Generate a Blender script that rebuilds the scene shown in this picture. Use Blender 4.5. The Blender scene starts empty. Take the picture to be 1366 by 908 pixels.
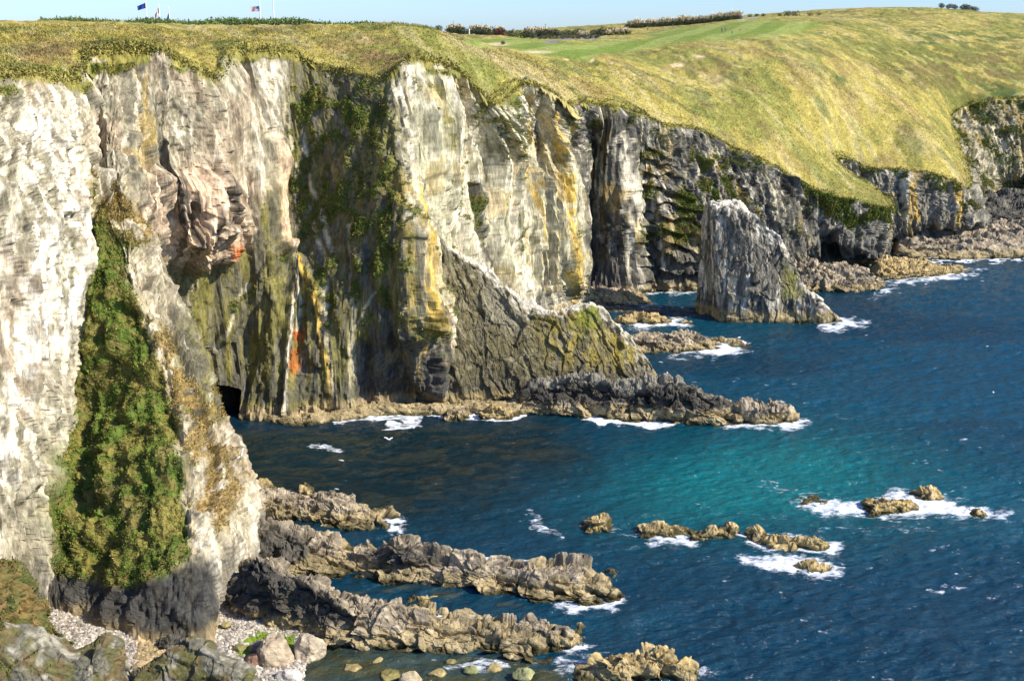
import bpy, math, random
import numpy as np
random.seed(7)
rng = np.random.default_rng(11)
D = bpy.data
SC = bpy.context.scene
COL = SC.collection

# ------------------------------------------------------------------ camera
CAMZ = 65.0; FPX = 1500.0; PITCH = math.atan((454.0-47.0)/FPX)
cam = D.objects.new('camera', D.cameras.new('camera')); COL.objects.link(cam)
cam.location = (0, 0, CAMZ); cam.rotation_euler = (math.pi/2 - PITCH, 0, 0)
cam.data.sensor_width = 36; cam.data.lens = 36*FPX/1366.0
cam.data.clip_start = 0.5; cam.data.clip_end = 60000
SC.camera = cam
cp, sp = math.cos(PITCH), math.sin(PITCH)
FW = np.array([0, cp, -sp]); UP = np.array([0, sp, cp]); RT = np.array([1.0, 0, 0]); C0 = np.array([0, 0, CAMZ])

def ray(px, py):
    return FW + RT*((px-683.0)/FPX) + UP*((454.0-py)/FPX)
def atz(px, py, z=0.0):
    d = ray(px, py); return C0 + d*((z-CAMZ)/d[2])
def yfix(Y): return float(np.interp(Y, [60, 113, 187, 272, 322, 400, 700], [59, 110.5, 186, 278, 333, 416, 728]))
def atY(px, py, Y):
    d = ray(px, py); return C0 + d*(Y/d[1])
def proj(P):
    q = P - C0
    dep = q[..., 1]*cp - q[..., 2]*sp
    dep = np.maximum(dep, 1e-3)
    up = q[..., 1]*sp + q[..., 2]*cp
    return 683+FPX*q[..., 0]/dep, 454-FPX*up/dep

# ------------------------------------------------------------------ noise
_T = rng.random((64, 64, 64)).astype(np.float32)*2-1
from concurrent.futures import ThreadPoolExecutor
_EX = ThreadPoolExecutor(4); _TF = _T.ravel()
def _par(fn, q, nout):
    sh = q.shape[:-1]; q = np.ascontiguousarray(q.reshape(-1, 3)); n = len(q)
    outs = [np.empty(n, np.float32) for _ in range(nout)]
    def job(a):
        r = fn(q[a:a+40000])
        for o, v in zip(outs, r): o[a:a+40000] = v
    list(_EX.map(job, range(0, n, 40000)))
    return [o.reshape(sh) for o in outs]
def _vn(p):
    fl = np.floor(p); i = fl.astype(np.int32); f = (p-fl).astype(np.float32); f = f*f*f*(f*(f*6-15)+10)
    i0 = i & 63; i1 = (i+1) & 63
    x0 = i0[:, 0]*4096; x1 = i1[:, 0]*4096; y0 = i0[:, 1]*64; y1 = i1[:, 1]*64; z0, z1 = i0[:, 2], i1[:, 2]
    fx, fy, fz = f[:, 0], f[:, 1], f[:, 2]
    def e(y, z):
        a = _TF.take(x0+y+z); return a+(_TF.take(x1+y+z)-a)*fx
    a = e(y0, z0); a += (e(y1, z0)-a)*fy; c = e(y0, z1); c += (e(y1, z1)-c)*fy
    return (a+(c-a)*fz,)
def vn(p): return _par(_vn, p, 1)[0]
def fbm(P, scale, octv=4, off=0.0, gain=0.5, lac=2.03):
    sc = np.asarray(scale, dtype=float); q = P/sc+off; a = 1.0; s = 0; n = 0
    for k in range(octv):
        s = s+a*vn(q+k*17.3); n += a; a *= gain; q = q*lac
    return s/n*1.6
def ridged(P, scale, octv=3, off=0.0, gain=0.5):
    q = P/np.asarray(scale, dtype=float)+off; a = 1.0; s = 0; n = 0
    for k in range(octv):
        s = s+a*(1-np.abs(vn(q+k*9.7))*2); n += a; a *= gain; q = q*2.07
    return s/n
_H = rng.random((32, 32, 32, 4)).astype(np.float32)
_HF = _H.reshape(-1, 4)
def _cells(q):
    i = np.floor(q).astype(np.int32); n = len(q)
    b1 = np.full(n, 9.0, np.float32); b2 = b1.copy(); val = np.zeros(n, np.float32); tl = np.zeros(n, np.float32)
    for dx in (-1, 0, 1):
        for dy in (-1, 0, 1):
            for dz in (-1, 0, 1):
                c = i+np.array([dx, dy, dz], np.int32); m = c & 31; h = _HF.take((m[:, 0]*32+m[:, 1])*32+m[:, 2], axis=0)
                ro = (c+np.float32(0.15)+np.float32(0.7)*h[:, :3]-q).astype(np.float32); r = np.abs(ro)
                d = np.maximum(np.maximum(r[:, 0], r[:, 1]), r[:, 2])*0.6+np.sqrt(r[:, 0]**2+r[:, 1]**2+r[:, 2]**2)*0.4
                m = d < b1; b2 = np.where(m, b1, np.minimum(b2, d)); val = np.where(m, h[:, 3], val); tl = np.where(m, ((h[:, [1, 2, 0]]-0.5)*ro).sum(1), tl); b1 = np.where(m, d, b1)
    return val*2-1, b2-b1, tl*2
def cells(P, scale, off=0.0, full=False):
    """jittered cells: value of the nearest cell and distance to its border"""
    return _par(_cells, (P/np.asarray(scale, dtype=float)+off).astype(np.float32), 3)[:3 if full else 2]
def sm(a, b, x):
    t = np.clip((x-a)/(b-a), 0, 1); return t*t*(3-2*t)
def mix(a, b, t):
    t = np.asarray(t)[..., None]; return a*(1-t)+np.asarray(b)*t

# ------------------------------------------------------------------ pchip + loft
def pchip(t, y, tn):
    t = np.asarray(t, float); y = np.asarray(y, float); h = np.diff(t); sh = (-1,)+(1,)*(y.ndim-1)
    d = np.diff(y, axis=0)/h.reshape(sh); n = len(t); m = np.zeros_like(y)
    if n == 2: m[:] = d[0]
    else:
        w1 = (2*h[1:]+h[:-1]).reshape(sh); w2 = (h[1:]+2*h[:-1]).reshape(sh)
        ok = d[:-1]*d[1:] > 0
        with np.errstate(divide='ignore', invalid='ignore'):
            hm = (w1+w2)/(w1/d[:-1]+w2/d[1:])
        m[1:-1] = np.where(ok, hm, 0); m[0] = d[0]; m[-1] = d[-1]
        # soften: blend with finite difference so curves are not stair-stepped
        fd = (y[2:]-y[:-2])/(t[2:]-t[:-2]).reshape(sh)
        m[1:-1] = 0.45*m[1:-1]+0.55*fd
    k = np.clip(np.searchsorted(t, tn)-1, 0, n-2); s = ((tn-t[k])/h[k]).reshape(sh); hh = h[k].reshape(sh)
    return ((2*s**3-3*s**2+1)*y[k]+(s**3-2*s**2+s)*hh*m[k]+(-2*s**3+3*s**2)*y[k+1]+(s**3-s**2)*hh*m[k+1])
def loft(ctrl, nu, nv, pixw=1.0, worldw=0.6):
    c = np.asarray(ctrl, float)
    def metric(a):
        px, py = proj(a); dp = np.hypot(np.diff(px, axis=0), np.diff(py, axis=0)); dw = np.linalg.norm(np.diff(a, axis=0), axis=-1)
        return np.concatenate([[0], np.cumsum((pixw*np.minimum(dp, 400)+worldw*dw*6).mean(1)+1e-3)])
    tu = metric(c); tv = metric(c.transpose(1, 0, 2))
    g = pchip(tu, c, np.linspace(0, tu[-1], nu))
    g = pchip(tv, g.transpose(1, 0, 2), np.linspace(0, tv[-1], nv)).transpose(1, 0, 2)
    return g, tu/tu[-1], tv/tv[-1]
def gnormal(g):
    du = np.gradient(g, axis=0); dv = np.gradient(g, axis=1); n = np.cross(du, dv)
    return n/np.maximum(np.linalg.norm(n, axis=-1, keepdims=True), 1e-9)
def blur(a, k):
    for _ in range(k):
        a = np.concatenate([a[:1], (a[:-2]+a[1:-1]*2+a[2:])/4, a[-1:]], 0)
        a = np.concatenate([a[:, :1], (a[:, :-2]+a[:, 1:-1]*2+a[:, 2:])/4, a[:, -1:]], 1)
    return a

# ------------------------------------------------------------------ mesh helpers
def mesh_from(name, V, Fq, colr=None, mat=None, smooth=False, attrs=None):
    me = D.meshes.new(name); V = np.asarray(V, np.float32).reshape(-1, 3); Fq = np.asarray(Fq, np.int32)
    k = Fq.shape[1]
    me.vertices.add(len(V)); me.vertices.foreach_set('co', V.ravel())
    me.loops.add(Fq.size); me.loops.foreach_set('vertex_index', Fq.ravel())
    me.polygons.add(len(Fq)); me.polygons.foreach_set('loop_start', np.arange(0, Fq.size, k, dtype=np.int32))
    me.polygons.foreach_set('use_smooth', np.full(len(Fq), smooth))
    me.update(calc_edges=True)
    if colr is not None:
        a = me.color_attributes.new('albedo', 'FLOAT_COLOR', 'POINT')
        c = np.ones((len(V), 4), np.float32); c[:, :3] = np.clip(colr.reshape(-1, 3), 0.002, 0.95); a.data.foreach_set('color', c.ravel())
    for nm, arr in (attrs or {}).items():
        a = me.attributes.new(nm, 'FLOAT', 'POINT'); a.data.foreach_set('value', np.asarray(arr, np.float32).ravel())
    if mat: me.materials.append(mat)
    return me
def gridfaces(nu, nv, keep=None, flip=False):
    idx = np.arange(nu*nv).reshape(nu, nv)
    q = np.stack([idx[:-1, :-1], idx[1:, :-1], idx[1:, 1:], idx[:-1, 1:]], -1)
    if flip: q = q[..., ::-1]
    if keep is not None: q = q[keep]
    return q.reshape(-1, 4)
def compact(V, F, *arrs):
    used = np.zeros(len(V), bool); used[F.ravel()] = True; mp = np.cumsum(used)-1
    return (V[used], mp[F]) + tuple(a[used] for a in arrs)
def link(name, me, label=None, cat=None, kind=None, group=None, parent=None, loc=None):
    o = D.objects.new(name, me); COL.objects.link(o)
    if label: o['label'] = label
    if cat: o['category'] = cat
    if kind: o['kind'] = kind
    if group: o['group'] = group
    if parent: o.parent = parent
    if loc is not None: o.location = loc
    return o
def empty(name, loc, label, cat, group=None, rz=0, sc=1):
    o = link(name, None, label, cat, None, group, None, loc); o.rotation_euler = (0, 0, rz); o.scale = (sc,)*3
    o.empty_display_size = 0.3
    return o

# ------------------------------------------------------------------ materials
def newmat(name):
    m = D.materials.new(name); m.use_nodes = True; nt = m.node_tree; b = nt.nodes['Principled BSDF']
    return m, nt, b
def N(nt, t, **k):
    n = nt.nodes.new(t)
    for a, v in k.items():
        if hasattr(n, a): setattr(n, a, v)
        else: n.inputs[a].default_value = v
    return n
def rock_material(name, rough=0.92, streak=(1.0, 1.0, 0.22), amp=0.6, bump=0.6, fine=2.2):
    m, nt, b = newmat(name); L = nt.links.new
    at = N(nt, 'ShaderNodeAttribute', attribute_name='albedo')
    tc = N(nt, 'ShaderNodeTexCoord'); mp = N(nt, 'ShaderNodeMapping'); mp.inputs['Scale'].default_value = streak
    L(tc.outputs['Object'], mp.inputs['Vector'])
    n1 = N(nt, 'ShaderNodeTexNoise', Scale=fine, Detail=8.0, Roughness=0.72); L(mp.outputs[0], n1.inputs['Vector'])
    n2 = N(nt, 'ShaderNodeTexNoise', Scale=0.35, Detail=6.0, Roughness=0.6); L(tc.outputs['Object'], n2.inputs['Vector'])
    r1 = N(nt, 'ShaderNodeMapRange'); L(n1.outputs['Fac'], r1.inputs['Value'])
    r1.inputs['From Min'].default_value = 0.3; r1.inputs['From Max'].default_value = 0.7; r1.inputs['To Min'].default_value = 1-amp; r1.inputs['To Max'].default_value = 1+amp
    r2 = N(nt, 'ShaderNodeMapRange'); L(n2.outputs['Fac'], r2.inputs['Value'])
    r2.inputs['From Min'].default_value = 0.3; r2.inputs['From Max'].default_value = 0.7; r2.inputs['To Min'].default_value = 0.8; r2.inputs['To Max'].default_value = 1.2
    mu = N(nt, 'ShaderNodeMath', operation='MULTIPLY'); L(r1.outputs[0], mu.inputs[0]); L(r2.outputs[0], mu.inputs[1])
    vm = N(nt, 'ShaderNodeVectorMath', operation='SCALE'); L(at.outputs['Color'], vm.inputs[0]); L(mu.outputs[0], vm.inputs['Scale'])
    L(vm.outputs[0], b.inputs['Base Color'])
    bp = N(nt, 'ShaderNodeBump', Strength=bump, Distance=0.35); L(n1.outputs['Fac'], bp.inputs['Height']); L(bp.outputs[0], b.inputs['Normal'])
    b.inputs['Roughness'].default_value = rough; b.inputs['Specular IOR Level'].default_value = 0.12
    return m
M_CLIFF = rock_material('cliff_rock')
M_REEF = rock_material('reef_rock', rough=0.75, streak=(0.5, 1.2, 1.0), amp=0.4)
M_GRASS = rock_material('rough_grass', rough=0.95, streak=(1.2, 0.6, 1.0), amp=0.45, bump=0.7, fine=1.3)
M_LEAF = rock_material('foliage', rough=0.7, streak=(1, 1, 1), amp=0.35, bump=0.0, fine=2.5)
def plain(name, c, rough=0.6, amp=0.15, metal=0.0):
    m, nt, b = newmat(name); L = nt.links.new
    tc = N(nt, 'ShaderNodeTexCoord'); n1 = N(nt, 'ShaderNodeTexNoise', Scale=9.0, Detail=4.0); L(tc.outputs['Object'], n1.inputs['Vector'])
    mx = N(nt, 'ShaderNodeMix', data_type='RGBA'); L(n1.outputs['Fac'], mx.inputs[0])
    mx.inputs[6].default_value = tuple(x*(1-amp) for x in c)+(1,); mx.inputs[7].default_value = tuple(min(1, x*(1+amp)) for x in c)+(1,)
    L(mx.outputs[2], b.inputs['Base Color']); b.inputs['Roughness'].default_value = rough; b.inputs['Metallic'].default_value = metal
    return m

# ------------------------------------------------------------------ painting on surfaces
def inpoly(px, py, poly):
    poly = np.asarray(poly, float); x1, y1 = poly[:, 0], poly[:, 1]; x2, y2 = np.roll(x1, -1), np.roll(y1, -1)
    ins = np.zeros(px.shape, bool)
    for a, b, c, d in zip(x1, y1, x2, y2):
        if b == d: continue
        ins ^= ((b > py) != (d > py)) & (px < (c-a)*(py-b)/(d-b)+a)
    return ins
def pdist(px, py, pts, closed=False):
    pts = np.asarray(pts, float); n = len(pts); best = np.full(px.shape, 1e9)
    for i in range(n if closed else n-1):
        a = pts[i]; b = pts[(i+1) % n]; d = b-a; l2 = max(d@d, 1e-9)
        t = np.clip(((px-a[0])*d[0]+(py-a[1])*d[1])/l2, 0, 1)
        best = np.minimum(best, (px-a[0]-t*d[0])**2+(py-a[1]-t*d[1])**2)
    return np.sqrt(best)
def polymask(px, py, poly, soft=8):
    """soft mask, evaluated only inside the bounding box"""
    p = np.asarray(poly, float); out = np.zeros(px.shape)
    bb = (px > p[:, 0].min()-soft) & (px < p[:, 0].max()+soft) & (py > p[:, 1].min()-soft) & (py < p[:, 1].max()+soft)
    if not bb.any(): return out
    x, y = px[bb], py[bb]; d = pdist(x, y, p, True); d = np.where(inpoly(x, y, p), d, -d)
    out[bb] = sm(-soft, soft, d); return out
def linemask(px, py, pts, w=4):
    p = np.asarray(pts, float); out = np.zeros(px.shape)
    bb = (px > p[:, 0].min()-w*2) & (px < p[:, 0].max()+w*2) & (py > p[:, 1].min()-w*2) & (py < p[:, 1].max()+w*2)
    if not bb.any(): return out
    d = pdist(px[bb], py[bb], p); out[bb] = 1-sm(w*0.5, w*1.4, d); return out

# =================================================================== MAINLAND CLIFF
# station: base(px,py,z)  low(px,py,Y)  mid  high  top(px,py,Y)
ST = [
 ((-520,1050,0), (-450,760,100), (-420,500,108), (-420,300,112), (-420,112,118)),
 ((-220,1000,0), (-200,760,106), (-190,520,111), (-180,300,116), (-170,108,125)),
 ((-40,880,0),  (-30,700,113), (-20,500,119), (-15,300,125), (-8,99,138)),
 ((28,850,0),   (32,700,117), (38,500,125), (48,300,132), (45,95,147)),
 ((70,832,0.5), (62,730,121), (80,520,134), (98,320,142), (82,104,153)),
 ((92,828,1),   (78,755,121), (96,520,139), (116,320,149), (100,100,158)),
 ((130,840,1),  (125,765,119), (135,530,137), (136,300,152), (112,84,163)),
 ((190,858,1),  (190,760,117), (190,530,134), (148,290,153), (114,68,167)),
 ((250,860,1),  (250,750,116), (240,540,133), (158,290,153), (132,64,169)),
 ((285,848,1),  (298,740,119), (268,560,134), (168,285,154), (150,62,171)),
 ((300,800,1),  (343,722,127), (285,530,139), (178,292,156), (162,63,173)),
 ((318,745,0.5),(338,700,141), (278,505,148), (188,295,161), (175,63,175)),
 ((312,660,0),  (290,590,160), (240,460,164), (196,275,169), (188,62,177)),
 ((278,580,0),  (268,520,181), (230,410,180), (208,250,175), (205,61,180)),
 ((284,552,0.5),(272,480,188), (258,390,187), (240,250,178), (232,72,183)),
 ((315,550,0.5),(310,480,190), (298,380,190), (285,265,184), (268,92,187)),
 ((335,552,0.5),(333,480,191), (335,380,193), (325,250,192), (292,98,191)),
 ((362,554,0.5),(362,480,190), (362,380,193), (352,240,197), (308,63,195)),
 ((398,556,0.5),(395,480,191), (400,370,196), (378,230,203), (350,62,199)),
 ((430,553,0.5),(430,480,191), (432,370,194), (415,230,203), (392,66,204)),
 ((470,548,0.5),(470,480,191), (475,360,192), (460,230,199), (428,86,206)),
 ((520,542,0.5),(520,470,191), (520,360,190), (512,230,195), (470,94,205)),
 ((552,540,0.5),(548,470,191), (545,360,189), (540,230,194), (513,103,202)),
 ((575,536,0.5),(575,460,195), (568,360,193), (562,230,199), (538,76,202)),
 ((600,520,0.5),(600,450,204), (592,350,203), (588,230,208), (582,79,210)),
 ((650,478,0.5),(645,420,220), (638,330,220), (630,220,222), (610,90,216)),
 ((690,452,0.5),(690,400,236), (680,320,236), (672,220,236), (658,134,226)),
 ((728,428,0.5),(722,380,250), (716,300,250), (710,210,249), (690,110,238)),
 ((768,404,0.5),(766,350,262), (764,280,261), (758,210,259), (726,114,247)),
 ((772,400,0.5),(774,350,271), (774,280,271), (772,210,270), (762,138,257)),
 ((782,394,0.5),(786,340,279), (786,270,280), (784,200,280), (782,134,272)),
 ((815,396,0.5),(812,340,276), (806,270,279), (802,200,280), (800,137,276)),
 ((848,392,0.5),(846,340,277), (840,270,278), (830,200,279), (822,140,278)),
 ((862,386,0.5),(858,340,284), (850,270,285), (846,200,284), (845,146,281)),
 ((900,385,0.5),(894,340,280), (885,280,282), (872,220,284), (862,152,285)),
 ((938,386,0.5),(930,340,281), (920,290,283), (905,230,286), (890,165,289)),
 ((965,385,0.5),(958,345,284), (955,290,285), (945,230,289), (925,170,293)),
 ((1010,378,0.5),(1005,345,287), (1002,300,288), (995,255,292), (965,188,297)),
 ((1050,372,0.5),(1045,345,290), (1040,310,290), (1038,270,293), (1020,215,299)),
 ((1085,356,1),(1085,330,296), (1085,305,297), (1085,280,299), (1075,248,300)),
 ((1128,352,1),(1128,330,297), (1130,310,298), (1135,290,300), (1130,266,302)),
 ((1172,346,1),(1175,328,303), (1178,312,304), (1184,297,306), (1188,279,308)),
 ((1180,340,1),(1180,322,312), (1184,306,313), (1188,290,314), (1187,268,316)),
 ((1178,334,1),(1172,310,322), (1160,286,323), (1155,262,325), (1152,240,326)),
 ((1188,328,1),(1165,305,330), (1135,275,332), (1122,240,332), (1114,211,331)),
 ((1200,326,1),(1185,305,331), (1170,278,332), (1158,250,334), (1142,219,336)),
 ((1222,322,1),(1215,300,332), (1208,275,333), (1200,250,335), (1192,226,338)),
 ((1262,318,1),(1262,300,332), (1264,280,333), (1268,260,336), (1268,240,339)),
 ((1308,312,1),(1308,298,336), (1305,284,338), (1300,268,340), (1291,252,342)),
 ((1318,304,2),(1312,290,348), (1306,275,350), (1298,256,352), (1290,228,356)),
 ((1322,290,4),(1310,268,362), (1300,245,366), (1288,220,370), (1276,185,376)),
 ((1328,270,7),(1312,245,382), (1298,220,386), (1284,190,391), (1270,152,397)),
 ((1345,258,8),(1335,230,395), (1325,200,399), (1315,168,403), (1305,134,408)),
 ((1400,254,8),(1395,230,394), (1388,195,400), (1380,165,405), (1370,130,412)),
 ((1560,250,8),(1550,220,392), (1545,190,398), (1540,160,404), (1530,122,412)),
 ((1900,250,4),(1890,220,390), (1880,190,396), (1870,160,402), (1860,122,410)),
]
ctrl = []
for s in ST:
    b = atz(*s[0]); u = b.copy(); u[2] = -4; 
    if b[1] > 250: u[1] -= 0.5
    ctrl.append([u, b]+[atY(p[0], p[1], yfix(p[2])) for p in s[1:]])
NU, NV = 1560, 560
G, TU, TV = loft(ctrl, NU, NV)
G = np.where(np.arange(3) == 2, G, blur(G, 6))

# ---- land height field from control points (thin plate)
GC = [(0,60,165),(0,36,205),(-200,60,150),(-200,30,200),(-450,60,150),(-450,40,220),(100,45,192),(100,38,228),(200,45,208),(200,37,242),(255,62,200),
 (300,50,215),(300,38,252),(400,45,224),(400,38,262),(455,60,222),(480,44,255),(540,57,226),(560,47,252),(600,60,232),(610,50,262),(640,75,238),(660,70,258),(690,88,252),
 (722,100,258),(750,118,264),(0,41,350),(250,42,350),(500,40,370),(650,60,330),(700,70,310),(750,64,340),(700,53,420),(600,48,430),(800,78,318),(850,62,370),(900,46,420),
 (800,49,440),(870,39,490),(950,31,500),(1000,25,520),(1100,23,530),(1000,47,400),(1060,50,392),(1110,38,440),(1150,31,470),(1190,16,545),(1240,12,552),(1290,15,565),
 (1366,20,590),(1500,24,590),(1250,32,505),(1250,46,478),(1366,45,505),(1200,62,430),(1300,80,440),(1366,100,436),(1200,92,402),(1250,122,398),(1100,80,372),
 (1000,82,350),(1000,132,324),(1100,130,346),(1200,152,362),(1240,185,352),(900,100,332),(900,132,306),(850,112,302),(1050,172,317),(1110,180,336),(1200,200,346),
 (800,112,292),(1500,60,480),(1700,60,480),(1700,90,430),(1130,245,312)]
gp = [atY(p[0], p[1], yfix(p[2])) for p in GC]
gp += [np.array([x, y, z]) for x, y, z in ((-500,800,56),(-100,820,56),(300,900,58),(700,900,56),(-600,300,62),(800,500,64),(0,1300,44),(-600,1300,44),(700,1300,44))]
gp += [c[-1] for c in ctrl]
gp = np.array(gp)
def tps(r2): return 0.5*r2*np.log(r2+1e-6)
_n = len(gp); _s = 100.0
A = tps(((gp[:, None, :2]-gp[None, :, :2])**2).sum(-1)/_s**2)+np.eye(_n)*2e-4
Pm = np.concatenate([np.ones((_n, 1)), gp[:, :2]/_s], 1)
K = np.block([[A, Pm], [Pm.T, np.zeros((3, 3))]]); W = np.linalg.solve(K, np.concatenate([gp[:, 2], np.zeros(3)]))
def hland(x, y):
    out = np.zeros(x.shape); f = out.ravel(); X = x.ravel(); Y = y.ravel()
    for a in range(0, len(X), 100000):
        xx, yy = X[a:a+100000], Y[a:a+100000]
        r2 = ((xx[:, None]-gp[None, :, 0])**2+(yy[:, None]-gp[None, :, 1])**2)/_s**2
        f[a:a+100000] = tps(r2)@W[:_n]+W[_n]+W[_n+1]*xx/_s+W[_n+2]*yy/_s
    return out

# ---- bring the cliff's top onto the height field, add rows tucked under the turf
top = G[:, -1].copy(); dz = hland(top[:, 0], top[:, 1])-top[:, 2]
G[..., 2] += dz[:, None]*sm(0.6, 1.0, np.linspace(0, 1, NV))[None]
top = G[:, -1].copy()
tan = np.gradient(top[:, :2], axis=0)
for _ in range(60): tan = np.concatenate([tan[:1], (tan[:-2]+tan[1:-1]*2+tan[2:])/4, tan[-1:]])
tan /= np.linalg.norm(tan, axis=1, keepdims=True); inl = np.stack([-tan[:, 1], tan[:, 0]], 1)
ext = []
for k in range(1, 9):
    e = top.copy(); e[:, :2] += inl*0.45*k; e[:, 2] = hland(e[:, 0], e[:, 1])-0.25*k; ext.append(e)
G = np.concatenate([G, np.stack(ext, 1)], 1); NVX = NV+8
vv = np.concatenate([np.linspace(0, 1, NV), np.full(8, 1.0)])

def bedcoords(P):
    """across-bed, along-strike, down-dip coordinates (the beds stand nearly upright)"""
    wx = fbm(P, (22, 22, 110), 2, 3.1)*3.0
    s = P[..., 0]*0.10+P[..., 1]*0.99+P[..., 2]*0.10+wx
    t = P[..., 0]*0.99-P[..., 1]*0.10-P[..., 2]*0.05
    return np.stack([t, s, P[..., 2]], -1)
colm = blur(np.repeat(G[:, NV//3:NV*3//4].mean(1, keepdims=True), 2, 1), 12)[:, :1]
GV = np.concatenate([colm[..., :2]+(G-colm)[..., :2]*0.12+np.stack([fbm(G, (16, 16, 90), 2, 61.0)*2.0, fbm(G, (16, 16, 90), 2, 62.0)*2.0], -1), G[..., 2:]], -1)
px0, py0 = proj(G); Nn = gnormal(blur(G, 3)); 
if (Nn[..., 1].mean() > 0): Nn = -Nn
B = bedcoords(GV); B[..., 1] -= GV[..., 2]*0.10; B[..., 0] += GV[..., 2]*0.05; Bv = B.copy()
Bu = np.stack([GV[..., 0]*0.8+GV[..., 1]*0.6, GV[..., 1]*0.8-GV[..., 0]*0.6, GV[..., 2]], -1)
envt = 1-0.75*sm(0.93, 1.0, vv)[None]; env = envt*sm(-4, 1, G[..., 2])
soft = polymask(px0, py0, [(125,270),(195,430),(240,560),(250,740),(60,760),(50,680),(95,500)], 12)
slab = np.maximum(polymask(px0, py0, [(60,765),(250,745),(262,690),(352,690),(350,770),(300,870),(60,870)], 12)*0.85, polymask(px0, py0, [(240,400),(340,300),(385,200),(385,90),(520,100),(540,300),(545,450),(540,540),(300,540)], 25)*0.85, soft*0.9)
mc = colm[:, 0, :2]; ul = np.concatenate([[0], np.cumsum(np.linalg.norm(np.diff(mc, axis=0), axis=1))])
UL = np.stack([ul[:, None]+fbm(G, (9, 9, 60), 2, 71.0)*2.4+(G[..., 2]-30)*0.10*np.sin(ul/23.0)[:, None], np.zeros(px0.shape), G[..., 2]], -1)
ribs = ridged(UL, (4.2, 1, 48), 3, 3.3)*1.1+ridged(UL, (1.3, 1, 16), 3, 5.3)*0.45
d = ribs+ridged(Bv, (14, 5.0, 60), 3)*1.2+fbm(G, (15, 15, 26), 4, 5.2)*1.7
c1, e1 = cells(Bv+fbm(G, (5, 5, 30), 2, 8.8)[..., None]*0.8, (5.5, 1.9, 95)); c2, e2 = cells(Bu+np.stack([fbm(G, (5, 5, 40), 2, 1.8), fbm(G, (5, 5, 40), 2, 3.8), 0*px0], -1)*1.1, (1.6, 1.6, 4000), 4.4)
c3, e3 = cells(Bu+fbm(G, (2, 2, 14), 2, 4.8)[..., None]*0.4, (0.8, 0.8, 4000), 7.7)
c1 = blur(c1, 2); c2 = blur(c2, 2); c3 = blur(c3, 2)
ROT1 = np.array([[0.87, -0.2, 0.45], [0.25, 0.96, -0.1], [-0.42, 0.2, 0.88]]); ROT2 = np.array([[0.8, 0.3, -0.52], [-0.3, 0.95, 0.1], [0.52, 0.1, 0.85]])
GQ = G*np.array([1, 1, 0.42])
vert = np.maximum(polymask(px0, py0, [(540,70),(770,120),(860,150),(860,400),(560,420)], 14), polymask(px0, py0, [(300,60),(390,60),(385,200),(340,300),(290,260)], 14))
c4, e4, t4 = cells(GQ@ROT1, (5.0, 5.0, 9), 1.3, True); c5, e5, t5 = cells(GQ@ROT2, (2.2, 2.2, 4.2), 6.3, True); c6, e6, t6 = cells(GQ@ROT1, (0.9, 0.9, 1.7), 3.3, True)
fac = blur(c4*0.5+t4*2.4, 2)+blur(c5*0.26+t5*1.2, 1)+(c6*0.10+t6*0.4)
rub = np.maximum(polymask(px0, py0, [(185,225),(330,225),(330,350),(220,360)], 12), polymask(px0, py0, [(560,385),(640,400),(640,540),(470,545),(480,460)], 12))
blk = fac*(0.75+0.9*rub)*(1-0.6*vert)+(c1*1.0+c2*0.42+c3*0.13)*0.6-(1-sm(0, 0.12, e1))*0.5-(1-sm(0, 0.1, e2))*0.25
slot = sm(0.25, 0.6, ridged(UL, (7.5, 1, 80), 2, 9.3))
d = d*(1-0.7*slab)*(0.75+0.55*vert)-slot*vert*1.6+blk*(1-0.72*slab)+fbm(G, (1.3, 1.3, 7), 4, 2.2)*0.38+fbm(G@np.array([[1, 0, .5], [0, 1, .3], [-.5, -.3, 1.0]]), (3.2, 3.2, 9), 4, 77.0)*0.45
# named relief: ribs, slots, overhang, sea caves
def relief(poly, amt, soft=10, line=False, w=6):
    global d
    m = linemask(px0, py0, poly, w) if line else polymask(px0, py0, poly, soft); d = d+m*amt
jx = fbm(G, (3, 3, 9), 3, 6.1)*6; pxj, pyj = px0+jx, py0+fbm(G, (4, 4, 4), 3, 9.1)*7
relief([(190,235),(300,240),(325,290),(310,345),(270,350),(215,300)], 2.2, 16)
relief([(225,355),(345,330),(345,520),(280,520)], -1.2, 20)
relief([(378,332),(392,360),(386,450),(386,552)], 1.3, line=True, w=8)
relief([(378,332),(340,390),(300,450)], 0.9, line=True, w=9)
relief([(400,345),(430,400),(440,480),(438,540)], 0.9, line=True, w=8)
relief([(358,190),(364,260),(378,330)], 1.2, line=True, w=9)
relief([(480,460),(540,455),(552,500),(545,545),(480,545)], -1.6, 12)
relief([(565,400),(600,380),(640,440),(630,500),(570,500)], 1.5, 14)
relief([(556,250),(558,380),(556,530)], 1.0, line=True, w=7)
relief([(630,250),(640,300),(655,340)], -2.2, line=True, w=6)
relief([(684,165),(686,230),(690,300)], -2.4, line=True, w=6)
relief([(648,140),(650,200),(655,250)], -2.0, line=True, w=5)
relief([(610,95),(614,130)], -2.0, line=True, w=6)
relief([(135,165),(134,200),(128,225)], -2.0, line=True, w=6)
relief([(728,150),(728,190),(732,260),(732,380)], -2.2, line=True, w=7)
relief([(716,230),(720,330)], 1.4, line=True, w=7)
relief([(755,150),(760,300),(762,400)], 1.6, line=True, w=8)
relief([(285,515),(318,522),(318,556),(284,556)], -7, 4)
relief([(1096,310),(1116,308),(1121,347),(1094,346)], -4, 3)
relief([(835,150),(845,250),(852,380)], 1.6, line=True, w=8)
relief([(1270,240),(1275,300)], 1.5, line=True, w=6)
relief([(1240,250),(1242,300)], -1.5, line=True, w=5)
relief([(1207,240),(1210,310)], 1.5, line=True, w=6)
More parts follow.
